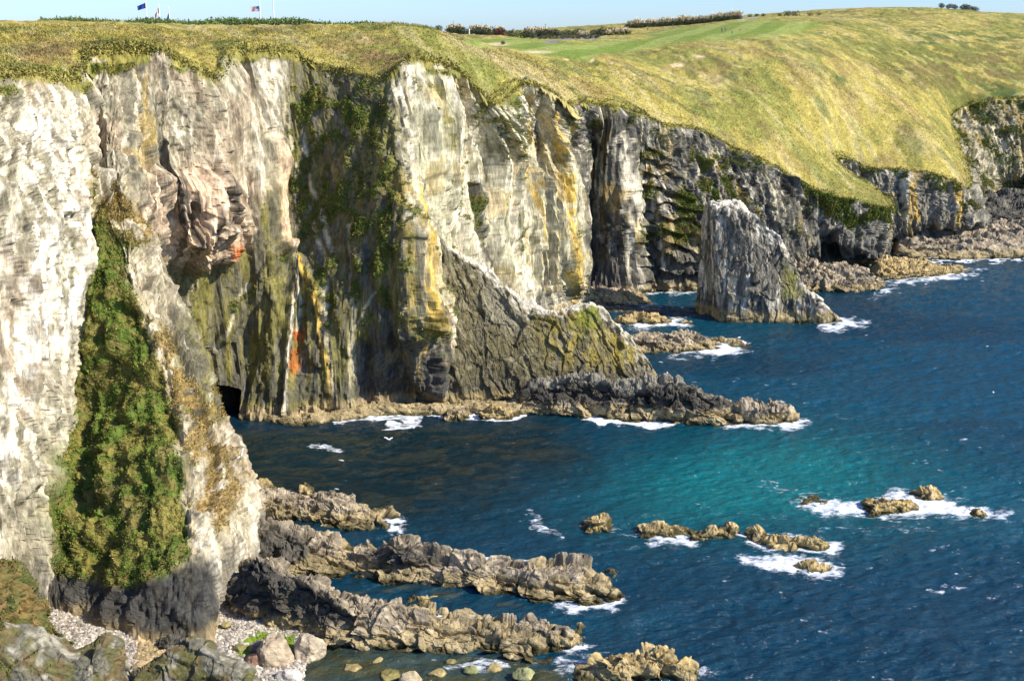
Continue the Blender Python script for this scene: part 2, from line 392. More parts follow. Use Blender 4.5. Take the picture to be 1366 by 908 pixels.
# terraces on the stepped buttress right of the dark recess
stepm = polymask(px0, py0, [(850,200),(880,190),(945,300),(940,385),(850,380)], 14)
tt = (G[..., 2]+B[..., 0]*0.35)/3.4; d = d+stepm*(np.mod(tt+fbm(G, 6, 2)*0.6, 1)*-2.2+1.0)
P = G+Nn*(d*env)[..., None]
P[..., 2] += np.where(soft > 0, 0, 0)

# ---- colour of the bare surfaces
GREY = np.array([0.27, 0.255, 0.205]); WHITE = np.array([0.56, 0.53, 0.46]); DARK = np.array([0.06, 0.058, 0.052]); OLIVE = np.array([0.105, 0.10, 0.042])
PINK = np.array([0.42, 0.34, 0.27]); OCHRE = np.array([0.37, 0.28, 0.09]); GREEN = np.array([0.10, 0.14, 0.024]); GRASSY = np.array([0.26, 0.22, 0.055])
TAN = np.array([0.34, 0.26, 0.14]); ORANGE = np.array([0.42, 0.15, 0.05]); BROWN = np.array([0.24, 0.155, 0.06])
st1 = fbm(UL, (1.6, 1, 30), 4, 1.0)*0.7+fbm(Bv, (2.6, 0.9, 26), 4, 1.0)*0.5; st2 = fbm(UL, (0.55, 1, 9), 3, 7.0)*0.6+fbm(Bv, (1.1, 0.9, 7), 4, 7.0)*0.6; bl = fbm(G, (7, 7, 12), 4, 4.0); fi = fbm(G, (0.7, 0.7, 1.8), 3, 9.0)
def strata_color(base, white, dark, w0=0.1, d0=-0.35, k=0.3):
    c = np.broadcast_to(base, st1.shape+(3,)).copy()
    c = mix(c, white, sm(w0, w0+k, st1*0.6+st2*0.5+bl*0.3)); c = mix(c, dark, sm(-d0, -d0+k, -(st1*0.4+st2*0.6))*0.8)
    return c
Cc = strata_color(GREY*1.1, WHITE*0.85, DARK*1.8)
Cc = mix(Cc, PINK*0.9, sm(0.15, 0.5, fbm(G, (9, 9, 14), 3, 12.0))*0.45)
brk = sm(-0.22, 0.16, st1*0.8+fi*0.5+bl*0.3)
def zone(poly, colour, strength=1.0, soft=9):
    global Cc
    m_ = polymask(pxj, pyj, poly, soft)*strength
    if strength < 0.83: m_ = m_*brk
    Cc = mix(Cc, colour, m_)
def stripe(pts, colour, w=4, strength=0.9):
    global Cc
    Cc = mix(Cc, colour, linemask(px0+jx*0.6, py0, pts, w)*strength*sm(-0.7, -0.1, st2+fi*0.5))
whitish = strata_color(GREY*1.5, WHITE*1.05, GREY*0.55, -0.05, -0.2)
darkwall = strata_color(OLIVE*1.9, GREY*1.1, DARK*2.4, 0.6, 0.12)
paleyel = strata_color(np.array([0.44, 0.43, 0.34]), WHITE*0.95, np.array([0.12, 0.12, 0.07]), 0.0, -0.25)
darkgrey = strata_color(np.array([0.13, 0.128, 0.12]), GREY*1.1, DARK*0.7, 0.32, -0.15)
zone([(-600,90),(110,120),(120,300),(90,520),(60,650),(80,850),(-600,1000)], whitish, 0.75, 14)
zone([(25,135),(70,150),(108,290),(112,400),(70,520),(30,640),(-20,760),(-30,500),(20,350)], np.array([0.53, 0.52, 0.49])*(1+0.55*st2[..., None]+0.25*fi[..., None]), 0.8, 16)
zone([(0,330),(30,300),(20,420),(0,480)], PINK*1.2, 0.5, 14)
zone([(40,520),(95,440),(60,640),(90,790),(20,760)], GREY*1.15*(1+0.3*st2[..., None]), 0.85, 18)
zone([(150,300),(200,330),(345,700),(300,850),(250,740),(240,560)], strata_color(np.array([0.37, 0.34, 0.27]), WHITE*1.05, GREY*0.7, -0.05), 0.9, 8)
zone([(60,765),(180,775),(255,745),(290,770),(290,870),(95,850),(60,800)], strata_color(DARK*1.1, GREY*0.9, DARK*0.6, 0.42, -0.1), 0.95, 8)
zone([(185,225),(345,230),(350,340),(225,380),(180,280)], strata_color(PINK*1.0, PINK*1.5, DARK*1.5, 0.1, -0.1), 0.9, 14)
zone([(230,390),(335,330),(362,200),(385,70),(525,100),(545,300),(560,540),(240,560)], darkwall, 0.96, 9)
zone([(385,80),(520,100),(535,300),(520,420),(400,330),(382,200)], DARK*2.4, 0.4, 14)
zone([(340,90),(380,75),(385,150),(330,300),(270,300),(300,180)], whitish, 0.7, 16)
zone([(190,110),(290,120),(260,210),(195,215)], GREY*(0.9+0.5*st2[..., None]), 0.6, 20)
zone([(180,85),(190,85),(190,240),(170,250)], OCHRE*1.1, 0.6, 6)
zone([(225,430),(300,420),(300,520),(270,500)], GREY*0.7, 0.5, 20)
zone([(300,315),(320,318),(316,345),(302,345)], ORANGE, 0.9, 7)
zone([(388,430),(402,440),(400,490),(387,505)], ORANGE*0.95, 0.82, 5)
zone([(575,505),(600,500),(585,530)], ORANGE*1.1, 0.8, 5)
zone([(545,80),(760,130),(770,420),(560,420),(545,300)], paleyel, 0.85, 8)
zone([(600,180),(680,180),(700,300),(760,400),(700,420),(630,330)], WHITE*1.05*(1+0.3*st2[..., None]), 0.6, 18)
zone([(565,200),(640,160),(640,260),(600,280)], GREY*1.75, 0.5, 16)
zone([(538,230),(575,260),(580,470),(545,460)], OCHRE*1.05, 0.62, 12)
zone([(740,230),(775,240),(775,390),(738,390)], OCHRE*1.2, 0.45, 10)
zone([(700,230),(718,225),(722,250),(706,250)], OCHRE*1.2, 0.8, 5)
zone([(560,380),(640,400),(640,540),(560,540)], strata_color(PINK*0.9, WHITE*0.9, DARK, 0.0, -0.1), 0.8, 12)
zone([(475,455),(545,430),(640,500),(630,545),(475,545)], darkgrey, 0.9, 9)
zone([(768,130),(850,140),(852,400),(768,410)], darkgrey, 0.92, 4)
zone([(835,150),(855,160),(850,400),(838,390)], paleyel, 0.7, 5)
zone([(850,150),(960,180),(950,400),(852,400)], darkgrey*1.1, 0.9, 6)
zone([(950,180),(1200,280),(1190,400),(940,400)], darkgrey*1.05, 0.95, 8)
zone([(1085,200),(1320,240),(1320,330),(1090,340)], darkgrey*1.5, 0.85, 8)
zone([(1260,120),(1500,110),(1500,260),(1300,260)], strata_color(np.array([0.2, 0.19, 0.13]), GREY*1.7, DARK*1.4, 0.1), 0.9, 8)
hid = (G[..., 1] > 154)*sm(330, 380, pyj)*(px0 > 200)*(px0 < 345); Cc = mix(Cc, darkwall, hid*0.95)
for pts, c, w in (([(378,330),(394,350),(388,400),(384,460),(385,550)], WHITE, 3.2), ([(396,350),(400,400),(396,440)], WHITE, 2.5), ([(400,345),(420,375),(432,410),(428,460),(440,500),(440,540)], OCHRE*1.4, 4),
    ([(356,180),(362,240),(380,330)], PINK*1.4, 5), ([(385,160),(395,230),(430,340),(436,400)], GREY*1.8, 3), ([(405,180),(415,240),(440,330),(436,430),(446,540)], GREY*1.9, 3), ([(465,300),(470,400),(466,540)], GREY*1.5, 2), ([(500,390),(470,440),(474,500)], GREY*1.5, 2), ([(330,380),(310,430),(285,480)], GREY*1.6, 2.5), ([(600,90),(604,200),(598,330)], WHITE*1.1, 4), ([(660,150),(668,260),(690,380)], WHITE*1.1, 4), ([(572,90),(576,200)], OLIVE*2, 4), ([(634,240),(640,290),(650,350)], DARK*1.5, 5), ([(687,190),(688,260),(692,330)], DARK*1.5, 5), ([(700,140),(705,250),(735,390)], OCHRE*1.25, 2.5), ([(745,150),(752,260),(756,400)], OCHRE*1.35, 3), ([(728,150),(730,260),(734,380)], DARK*2, 4), ([(556,250),(557,380),(556,530)], OCHRE*1.4, 2.5), ([(325,235),(330,270),(320,310)], WHITE, 3),  # dark stripes in the narrow slits are shade put into the rock colour
    ([(790,150),(786,200),(778,260),(775,300)], WHITE*1.1, 2.5), ([(800,145),(806,200),(805,260)], GREY*2, 2.5), ([(822,180),(835,260),(838,330),(845,390)], WHITE*0.9, 5), ([(640,350),(700,395),(740,410)], WHITE, 4),
    ([(880,230),(900,290),(925,300)], WHITE*0.9, 1.8), ([(860,240),(880,300),(890,360)], WHITE*0.9, 1.6), ([(870,250),(900,300),(935,345)], WHITE*0.8, 1.6), ([(850,290),(870,300),(900,310),(930,320)], WHITE*0.8, 1.6),
    ([(1120,205),(1125,225)], WHITE*.8, 2.5), ([(1200,245),(1205,300)], WHITE*.9, 3), ([(1210,250),(1212,300)], OCHRE, 4), ([(1300,190),(1305,240)], WHITE*.8, 3), ([(1350,160),(1340,240)], WHITE*.8, 3),
    ([(1275,240),(1277,295)], OCHRE*1.2, 5), ([(1220,260),(1222,290)], OCHRE, 4), ([(1028,250),(1035,300)], GREY*1.6, 2), ([(950,200),(965,230)], GREY*1.8, 6)):
    stripe(pts, c, w)
# guano and salt splashes, lichen
dz_ = polymask(px0, py0, [(385,80),(525,100),(540,300),(545,540),(290,540),(240,400),(340,330)], 12); Cc = mix(Cc, WHITE*1.1, (1-0.85*dz_)*sm(0.42, 0.6, fbm(Bu, (0.9, 0.9, 2.2), 3, 21.0))*0.5*sm(6, 20, G[..., 2]))
Cc = mix(Cc, OCHRE, sm(0.38, 0.62, fbm(Bu, (3.0, 3.0, 8), 3, 25.0))*0.4*sm(5, 15, G[..., 2])*(px0 > 500))
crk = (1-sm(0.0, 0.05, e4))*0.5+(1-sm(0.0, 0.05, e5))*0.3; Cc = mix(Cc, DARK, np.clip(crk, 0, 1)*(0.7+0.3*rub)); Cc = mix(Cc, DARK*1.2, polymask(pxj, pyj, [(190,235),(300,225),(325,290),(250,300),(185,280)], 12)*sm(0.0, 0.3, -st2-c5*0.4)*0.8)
Cc = 0.30*(np.clip(Cc, 0.01, 1)/0.30)**1.28*1.03
Cc = Cc*(1+0.22*fi[..., None])*np.array([1.06, 1.0, 0.86])
# tidal band
tide = (1-sm(1.6, 3.4, P[..., 2]+fbm(G, 3, 3, 2.0)*0.8)); Cc = mix(Cc, TAN*(1+0.3*fi[..., None]), tide*0.85)
Cc = mix(Cc, DARK*1.2, (sm(2.4, 3.4, P[..., 2]+fbm(G, 3, 2)*0.5)-sm(5, 9, P[..., 2]+st2*3))*0.6)
# vegetation mask: turf hanging over the edge, ledges, gully
veg = np.zeros(px0.shape)
def vegzone(poly, s=1.0, soft=9, nz=0.0, scale=(2.2, 2.2, 3.0)):
    global veg
    m = polymask(pxj, pyj, poly, soft)
    if nz: m = m*sm(-nz, -nz+0.3, fbm(G, scale, 4, 31.0))
    veg = np.maximum(veg, m*s)
vegzone([(125,262),(150,300),(195,430),(235,545),(250,740),(190,785),(55,765),(50,680),(92,500),(110,400)])
vegzone([(105,215),(175,270),(200,330),(150,340),(118,280)], 0.9, 8, 0.2)
vegzone([(190,420),(230,440),(330,640),(300,700),(255,740),(240,560)], 0.9, 9, 0.12, (1.6, 1.6, 3))
vegzone([(388,100),(520,110),(530,300),(520,330),(400,320),(385,200)], 1.0, 12, 0.05)
vegzone([(400,320),(540,320),(545,420),(440,440)], 0.9, 14, -0.2)
vegzone([(376,335),(385,350),(330,400),(300,450),(308,420),(350,370)], 1.0, 5, 0.15)
vegzone([(630,250),(645,260),(650,345),(628,330)], 0.8, 5, 0.1); vegzone([(682,280),(694,290),(690,350),(682,330)], 0.8, 5, 0.1)
vegzone([(925,190),(965,215),(990,290),(950,300),(900,270)], 1.0, 8, 0.15)
vegzone([(1040,190),(1075,215),(1188,275),(1180,300),(1120,300),(1080,275),(1060,240)], 1.0, 6, 0.35)
vegzone([(1290,180),(1345,180),(1345,240),(1310,240)], 0.8, 8, -0.35)
vegzone([(235,60),(292,62),(296,104),(262,92)], 1, 5); vegzone([(1265,125),(1380,120),(1380,150),(1290,150)], 1, 6, -0.1)
vegzone([(640,110),(700,105),(680,140),(650,140)], 1, 5)
edge = sm(0.968, 0.992, vv[None]+fbm(G, (4, 4, 2), 3, 14.0)*0.03); veg = np.maximum(veg, edge)
upn = gnormal(P); upn = np.where((upn[..., 1] > 0)[..., None], -upn, upn)
veg = np.maximum(veg, sm(0.45, 0.7, np.abs(upn[..., 2]))*sm(0.1, 0.4, fbm(G, 5, 2, 2))*0.8*sm(8, 14, G[..., 2])*(px0 > 380))
gn = fbm(G, (4, 4, 4), 4, 41.0); gn2 = fbm(G, (0.9, 0.9, 0.9), 3, 42.0)
VG = mix(np.broadcast_to(GREEN, G.shape), GRASSY*0.8, sm(-0.1, 0.5, gn+gn2*0.4)); VG = mix(VG, BROWN, sm(0.15, 0.5, -gn+gn2*0.5)*0.6)
dryb = np.maximum(polymask(pxj, pyj, [(190,400),(230,420),(340,640),(330,720),(255,740),(245,600)], 14), polymask(pxj, pyj, [(100,210),(190,270),(200,340),(130,300)], 14))
VG = mix(VG, np.array([0.36, 0.23, 0.08])*(1+0.4*gn2[..., None]), dryb*0.75)
VG = mix(VG, GRASSY*1.15*(1+0.3*gn2[..., None]), edge*0.8)
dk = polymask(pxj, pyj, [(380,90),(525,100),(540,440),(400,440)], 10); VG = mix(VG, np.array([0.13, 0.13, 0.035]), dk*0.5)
Cc = mix(Cc, VG, np.clip(veg, 0, 1))
P = P+Nn*(veg*(0.25+0.25*fbm(G, (1.1, 1.1, 0.9), 4, 51.0))*env)[..., None]
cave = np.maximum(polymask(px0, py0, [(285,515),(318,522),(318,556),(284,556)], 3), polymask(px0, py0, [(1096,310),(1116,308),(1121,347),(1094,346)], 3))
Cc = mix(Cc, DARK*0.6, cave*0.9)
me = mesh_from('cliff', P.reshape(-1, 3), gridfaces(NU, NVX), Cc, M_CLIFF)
link('sea_cliffs', me, 'long ragged sea cliffs of pale upright beds curving round the cove below the grass', 'cliff', 'structure')
CLV = (P, Nn, veg, px0, py0)
EDGE = P[:, NV-1].copy()

# =================================================================== GRASS HEADLAND
nx, ny = 1150, 760
rx = np.linspace(-0.62, 0.62, nx); lY = np.exp(np.linspace(math.log(112), math.log(640), ny-20)); lY = np.concatenate([lY, np.linspace(650, 1300, 20)])
RX, LY = np.meshgrid(rx, lY, indexing='ij'); X = RX*LY; Y = LY
poly = [tuple(p) for p in G[::9, NV-1, :2]]
poly = poly+[(900, 420), (900, 1250), (-900, 1250), (-900, 90)]
ins = np.zeros(X.shape, bool); dist = np.full(X.shape, 30.0)
pa = np.array(poly)
for i in range(0, nx, 50):
    sl = slice(i, i+50); ins[sl] = inpoly(X[sl], Y[sl], poly)
    near = Y[sl] < 440; dd = np.full(X[sl].shape, 30.0); dd[near] = pdist(X[sl][near], Y[sl][near], pa[:-4]); dist[sl] = dd
sd = np.where(ins, dist, -dist)
P3 = np.stack([X, Y, np.zeros_like(X)], -1)
eno = fbm(P3, (5, 5, 5), 4, 3.3)
vis = sd > -0.2+eno*1.7
Z = hland(X, Y)
gx, gy = proj(np.stack([X, Y, Z], -1)); gyj = gy+fbm(P3, 14, 3, 1.0)*3; gxj = gx+fbm(P3, 14, 3, 5.0)*8
mown = polymask(gxj, gyj, [(620,56),(700,52),(760,60),(840,56),(900,42),(1000,28),(1075,30),(1110,38),(1040,50),(960,56),(860,66),(780,80),(720,76),(680,66),(620,62)], 5)
rough_ = (1-mown)
bump = fbm(P3, 26, 4, 7.0)*0.8+ridged(P3@np.array([[0.8, -0.6, 0], [0.6, 0.8, 0], [0, 0, 1.0]]), (4.5, 12, 1), 3, 2.0)*0.35+fbm(P3, 2.2, 4, 8.0)*0.26+fbm(P3, 0.8, 2, 9.0)*0.13
Z = Z+bump*rough_*sm(0, 6, sd)*sm(700, 560, Y)+fbm(P3, 40, 2, 1)*mown*0.3
Z = Z-1.1*np.exp(-np.clip(sd, -1, 50)/1.1)+0.3
GP = np.stack([X, Y, Z], -1)
g1 = fbm(P3, 18, 4, 11.0); g2 = fbm(P3@np.array([[0.85, -0.5, 0], [0.5, 0.85, 0], [0, 0, 1.0]]), (2.2, 9, 1), 4, 12.0); g3 = fbm(P3, 1.3, 3, 13.0)
GYEL = np.array([0.365, 0.30, 0.075]); GGRN = np.array([0.185, 0.195, 0.045]); GTAN = np.array([0.38, 0.31, 0.14]); GDRK = np.array([0.06, 0.08, 0.022]); HEATH = np.array([0.20, 0.12, 0.06])
gc = mix(np.broadcast_to(GYEL, GP.shape), GGRN, sm(-0.05, 0.45, g1+g2*0.5)*0.75)
gc = mix(gc, GTAN, sm(0.1, 0.5, -g1*0.4+g2*0.8)*0.6); gc = mix(gc, GDRK*1.4, sm(0.25, 0.6, fbm(P3, (6, 6, 6), 4, 15.0))*0.5)
gc = mix(gc, HEATH, sm(0.3, 0.55, fbm(P3, (9, 7, 6), 4, 16.0))*0.3)
def gz(pl, c, s=1, so=8, nz=None):
    global gc
    m = polymask(gxj, gyj, pl, so)*s
    if nz is not None: m = m*sm(nz, nz+0.3, fbm(P3, 5, 4, 19.0))
    gc = mix(gc, c, m)
gz([(30,60),(130,60),(120,100),(20,100)], HEATH*1.2, 0.6, 14, -0.2); gz([(430,60),(520,55),(560,80),(510,100)], HEATH*1.4, 0.55, 14, -0.3)
gz([(590,45),(700,85),(760,130),(745,135),(660,90),(590,60)], GTAN*1.05, 0.75, 8); gz([(600,60),(660,90),(700,110),(640,105)], GGRN*0.9, 0.6, 8)
gz([(560,90),(640,80),(680,140),(620,110)], GGRN*0.9, 0.6, 8)
gz([(1120,60),(1180,55),(1366,55),(1366,150),(1265,140),(1190,100)], GGRN*0.62, 0.75, 14, -0.35); gz([(1200,90),(1366,60),(1366,110),(1230,120)], HEATH*0.95, 0.45, 20, -0.1)
gz([(1200,40),(1300,40),(1366,48),(1366,58),(1230,62)], GDRK*1.5, 0.8, 6, -0.25); gz([(1300,110),(1366,118),(1366,146),(1320,138)], GDRK*1.3, 0.9, 6, -0.3)
gz([(1110,102),(1130,103),(1132,110),(1116,110)], GDRK*1.6, 0.9, 4); gz([(960,80),(1000,90),(1005,105),(950,90)], HEATH*0.8, 0.6, 7, -0.3)
gz([(960,55),(1100,60),(1190,100),(1150,110),(1060,75)], HEATH, 0.35, 10, -0.1); gz([(1060,190),(1110,215),(1185,272),(1150,278),(1090,250)], GGRN*0.8, 0.6, 8, -0.2)
gz([(770,112),(810,125),(800,135)], BROWN, 0.6, 5)
sky = np.asarray(mown); stripes = np.sign(np.sin(gx*0.20+gy*0.0+X*0))*0.5
stw = np.sin((X*0.93-Y*0.36)/2.6); mow = mix(np.broadcast_to(np.array([0.17, 0.235, 0.035]), GP.shape), np.array([0.26, 0.31, 0.07]), sm(-0.3, 0.3, stw))
gc = mix(gc, mow, mown*0.9)
for c, r in (((662,61),(16,1.8)),((715,70),(22,1.8)),((932,79),(8,2.2)),((903,89),(9,2.2)),((755,80),(4,1.2)),((815,85),(3,1)),((790,81),(3,1)),((1115,105),(0.1,0.1))):
    m = np.exp(-(((gx-c[0])/r[0])**2+((gy-c[1])/r[1])**2)**2); gc = mix(gc, np.array([0.62, 0.46, 0.26]), m)
pathm = linemask(gx, gy, [(726,60),(750,57),(775,54),(790,53),(812,47),(825,44)], 1.5); gc = mix(gc, np.array([0.22, 0.215, 0.20]), pathm)
pathm2 = linemask(gx, gy, [(985,29),(1000,26),(1010,25)], 1.3); gc = mix(gc, np.array([0.36, 0.36, 0.33]), pathm2*0.7)
gc = gc*(1+(0.18*g3+0.15*g2)[..., None]*rough_[..., None])
kv = vis; keep = kv[:-1, :-1] & kv[1:, :-1] & kv[1:, 1:] & kv[:-1, 1:]
V, F, cc_ = compact(GP.reshape(-1, 3), gridfaces(nx, ny, keep), gc.reshape(-1, 3))
link('grass_headland', mesh_from('grass_headland', V, F, cc_, M_GRASS, smooth=True), 'rolling yellow green headland with a mown golf fairway above the cliffs', 'headland', 'structure')

def ground(px, Yy):
    """world point on the turf seen in column px at distance Yy"""
    z = 60.0; Yy = yfix(Yy)
    for _ in range(6):
        q = C0+np.array([0, Yy, z-CAMZ]); dep = Yy*cp-(z-CAMZ)*sp; x = (px-683)/FPX*dep; z = float(hland(np.array([x]), np.array([float(Yy)]))[0])
    return np.array([x, Yy, z+0.25])

# =================================================================== ROCKS IN THE WATER
def rock(name, base, crest, run=2.0, thick=6.0, back=3.0, nu=200, nv=110, label=None, cat='rock', kind=None, group=None, colour='reef', bscale=1.0, amp=1.0, topw=0.35, z0=0.0, paint=None, tideh=1.6, endtaper=True, vegf=None):
    """base: pixels of the front waterline; crest: pixels of the skyline of the rock, same count; thickness runs inland"""
    ct = []
    n = len(base)
    for i, (b, c) in enumerate(zip(base, crest)):
        f = atz(b[0], b[1], z0); k = 1.0
        r = run[i] if isinstance(run, (list, tuple)) else run; th = thick[i] if isinstance(thick, (list, tuple)) else thick
        cr = atY(c[0], c[1], f[1]+r); cr[2] = max(cr[2], z0+0.15)
        cb = cr.copy(); cb[1] += th*topw; cb[2] -= 0.05*th*topw
        mid = f*0.45+cr*0.55; mid[1] -= r*0.22; mid[2] = z0+(cr[2]-z0)*0.55
        bk = cb.copy(); bk[1] += back; bk[2] = z0-0.4; u = f.copy(); u[2] = z0-2.5; u[1] -= 0.4; ub = bk.copy(); ub[2] = z0-2.5; ub[1] += 0.6
        bm = cb*0.4+bk*0.6; bm[2] = z0+(cb[2]-z0)*0.55; bm[1] += back*0.1
        ct.append([u, f, mid, cr, cb, bm, bk, ub])
    if endtaper:
        for side, sgn in ((0, -1), (-1, 1)):
            col = np.array(ct[side]); m = col.mean(0); e = m+(col-m)*np.array([0.2, 0.35, 1]); hgt = col[3][2]-z0
            e[:, 0] += sgn*(0.4+0.04*hgt); e[:, 2] = np.minimum(e[:, 2], z0-0.6); e[0, 2] = z0-2.5; e[-1, 2] = z0-2.5
            if side == 0: ct = [list(e)]+ct
            else: ct = ct+[list(e)]
    g, _, _ = loft(ct, nu, nv, 1.0, 1.0); g = blur(g, 1)
    nn = gnormal(blur(g, 2))
    # orient outward
    cen = g.mean((0, 1)); 
    if ((g-cen)*nn).sum(-1).mean() < 0: nn = -nn
    Bq = np.stack([g[..., 0]*0.97-g[..., 1]*0.22, g[..., 1]*0.97+g[..., 0]*0.22+g[..., 2]*0.15, g[..., 2]], -1)
    if colour in ('stack', 'fin'): Bq[..., 2] *= 0.25
    s = bscale; k1, q1 = cells(Bq+fbm(g, 2.0, 2, 5.5)[..., None]*0.5, (3.6*s, 3.2*s, 60), 12.0); k2, q2 = cells(Bq, (0.9*s, 1.3*s, 60), 15.0); k1 = blur(k1, 1)
    jag = (k1*0.09+k2*0.035-(1-sm(0, 0.10, q1))*0.06)*(1.0 if colour in ('reef', 'gold') else 0.25); up_ = g[..., 2]-z0; g = g.copy(); g[..., 2] += np.where(up_ > 0, up_*jag*sm(0.2, 1.5, up_), 0)
    wq = fbm(g, 2.5*s, 2, 3.0)[..., None]*0.5*s
    c1, e1, t1 = cells(Bq+wq, (3.2*s, 1.6*s, 1.8*s), 2.0, True); c2, e2 = cells(Bq+wq*0.5, (1.2*s, 0.7*s, 0.8*s), 5.0); c3, _ = cells(Bq, (0.5*s, 0.4*s, 0.4*s), 6.0)
    hz = sm(z0-2.0, z0+1.0, g[..., 2])
    c0, e0, t0 = cells((Bq+wq)@np.array([[0.9, 0.1, 0.42], [-0.1, 0.99, 0], [-0.42, 0, 0.9]]), (7*s, 3.0*s, 3.6*s), 9.0, True); t0 = blur(t0, 1); upf = sm(0.35, 0.8, nn[..., 2]); c0 = blur(c0, 3); c1 = blur(c1, 1); dd = (-0.28+t0*1.15+t1*0.8+c0*(0.62-0.3*upf)+c1*(0.42-0.2*upf)+c2*(0.2-0.1*upf)+c3*0.08*(1-0.6*upf)+fbm(Bq, (0.9*s, 0.35*s, 0.7*s), 3, 31.0)*0.16+fbm(g, 6*s, 3, 7.0)*0.35-(1-sm(0, 0.06, e1))*0.18-(1-sm(0, 0.05, e0))*0.25)*s*amp
    p = g+nn*(dd*hz)[..., None]
    p[..., 2] += (c0*0.2+c1*0.2+c2*0.05-0.12)*s*amp*hz*sm(0.1, 0.7, nn[..., 2])
    a = fbm(Bq, (3, 0.5, 3), 4, 2.0); b_ = fbm(g, (1.3, 1.3, 1.8), 4, 3.0)
    lx, ly = proj(g)
    if colour == 'reef':
        c = mix(np.broadcast_to(np.array([0.29, 0.24, 0.17]), g.shape), np.array([0.44, 0.375, 0.275]), sm(-0.2, 0.4, a*0.6+b_*0.5)); c = mix(c, DARK*1.8, sm(0.12, 0.42, -a*0.5-b_*0.6)*0.6)
    elif colour == 'gold':
        c = mix(np.broadcast_to(np.array([0.46, 0.34, 0.14]), g.shape), np.array([0.56, 0.44, 0.23]), sm(-0.2, 0.4, a+b_*0.5)); c = mix(c, DARK*2, sm(0.2, 0.5, -a*0.5-b_*0.6)*0.6)
    elif colour == 'dark':
        c = mix(np.broadcast_to(DARK*1.15, g.shape), GREY*0.75, sm(0.05, 0.5, a*0.6+b_*0.5))
    elif colour == 'stack':
        vs = fbm(g, (1.0, 1.0, 11), 4, 6.0); vs2 = fbm(g, (0.5, 0.5, 4), 3, 8.0)
        c = mix(np.broadcast_to(np.array([0.27, 0.25, 0.205]), g.shape), WHITE*0.95, sm(0.1, 0.5, vs+vs2*0.4)); c = mix(c, DARK*1.6, sm(0.0, 0.4, -vs-vs2*0.5)*0.75)
        c = mix(c, DARK*1.3, (1-sm(2.5, 5, g[..., 2]+vs*4))*0.6)
    elif colour == 'fin':
        c = mix(np.broadcast_to(np.array([0.135, 0.12, 0.065]), g.shape), np.array([0.21, 0.19, 0.115]), sm(-0.1, 0.4, b_)); c = mix(c, DARK*1.2, (1-sm(2, 7, g[..., 2]+a*3))*0.6)
    elif colour == 'pale':
        c = mix(np.broadcast_to(np.array([0.14, 0.135, 0.10]), g.shape), GREY*1.15, sm(0.05, 0.4, a*0.5+b_*0.6)); c = mix(c, GREY*0.6, sm(0.1, 0.4, -a-b_*0.3)*0.5)
    c = mix(c, DARK*1.1, (1-sm(0.01, 0.07, e1))*0.6); c = mix(c, DARK*1.4, (1-sm(0.0, 0.05, e2))*0.4)
    if paint is not None: c = paint(c, g, lx+b_*8, ly+a*6, nn, p)
    tb = 1-sm(tideh*0.75, tideh*1.25, p[..., 2]-z0+b_*0.35)
    if tideh > 0: c = mix(c, np.array([0.33, 0.265, 0.135])*(1+0.3*b_[..., None]), tb*0.7); c = mix(c, np.array([0.05, 0.045, 0.018]), (1-sm(0.15, 0.75, p[..., 2]-z0+b_*0.5))*0.9)
    c = c*(1+0.2*fbm(g, 0.5, 2, 9.0))[..., None]*np.array([1.05, 1.0, 0.9])
    me = mesh_from(name, p.reshape(-1, 3), gridfaces(nu, nv), c, M_REEF if colour != 'stack' else M_CLIFF)
    # re-base the object at its foot
    o0 = np.array([g[..., 0].mean(), g[..., 1].mean(), z0]); 
    me.transform(__import__('mathutils').Matrix.Translation(tuple(-o0)))
    o = link(name, me, label, cat, kind, group, None, tuple(o0))
    if vegf: return o, p, nn, lx, ly
    return o

def finpaint(c, g, x, y, nn, p):
    c = mix(c, np.array([0.30, 0.235, 0.035])*(1+0.3*fbm(g, 1.2, 3, 1.0)[..., None]), polymask(x, y, [(705,412),(790,396),(835,440),(868,485),(800,498),(730,480)], 18)*0.55*sm(-0.15, 0.3, fbm(g, (1.2, 1.2, 3.5), 4, 3.0)))
    c = mix(c, np.array([0.16, 0.19, 0.02]), polymask(x, y, [(770,405),(795,402),(800,430),(775,450)], 8)*0.7)
    c = mix(c, GREY*1.2, polymask(x, y, [(640,360),(700,400),(700,440),(650,430)], 12)*0.4)
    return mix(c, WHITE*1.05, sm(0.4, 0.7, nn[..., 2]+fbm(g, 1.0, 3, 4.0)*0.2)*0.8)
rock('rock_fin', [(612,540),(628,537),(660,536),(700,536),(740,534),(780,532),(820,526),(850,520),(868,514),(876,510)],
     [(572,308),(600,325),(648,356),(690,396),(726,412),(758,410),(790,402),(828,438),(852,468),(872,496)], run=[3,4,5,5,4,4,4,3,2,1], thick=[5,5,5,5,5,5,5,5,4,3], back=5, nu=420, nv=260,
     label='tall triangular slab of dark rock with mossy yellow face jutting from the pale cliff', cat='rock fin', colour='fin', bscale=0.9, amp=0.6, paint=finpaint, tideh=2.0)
def stpaint(c, g, x, y, nn, p):
    c = mix(c, np.array([0.26, 0.25, 0.04]), polymask(x, y, [(1045,350),(1060,365),(1070,395),(1045,400)], 8)*0.7)
    c = mix(c, DARK, sm(0.3, 0.5, fbm(g, (1, 1, 1), 3, 12.0))*0.3)
    return mix(c, WHITE*1.1, sm(0.35, 0.7, nn[..., 2]+fbm(g, 1.0, 3, 4.0)*0.3)*0.85)
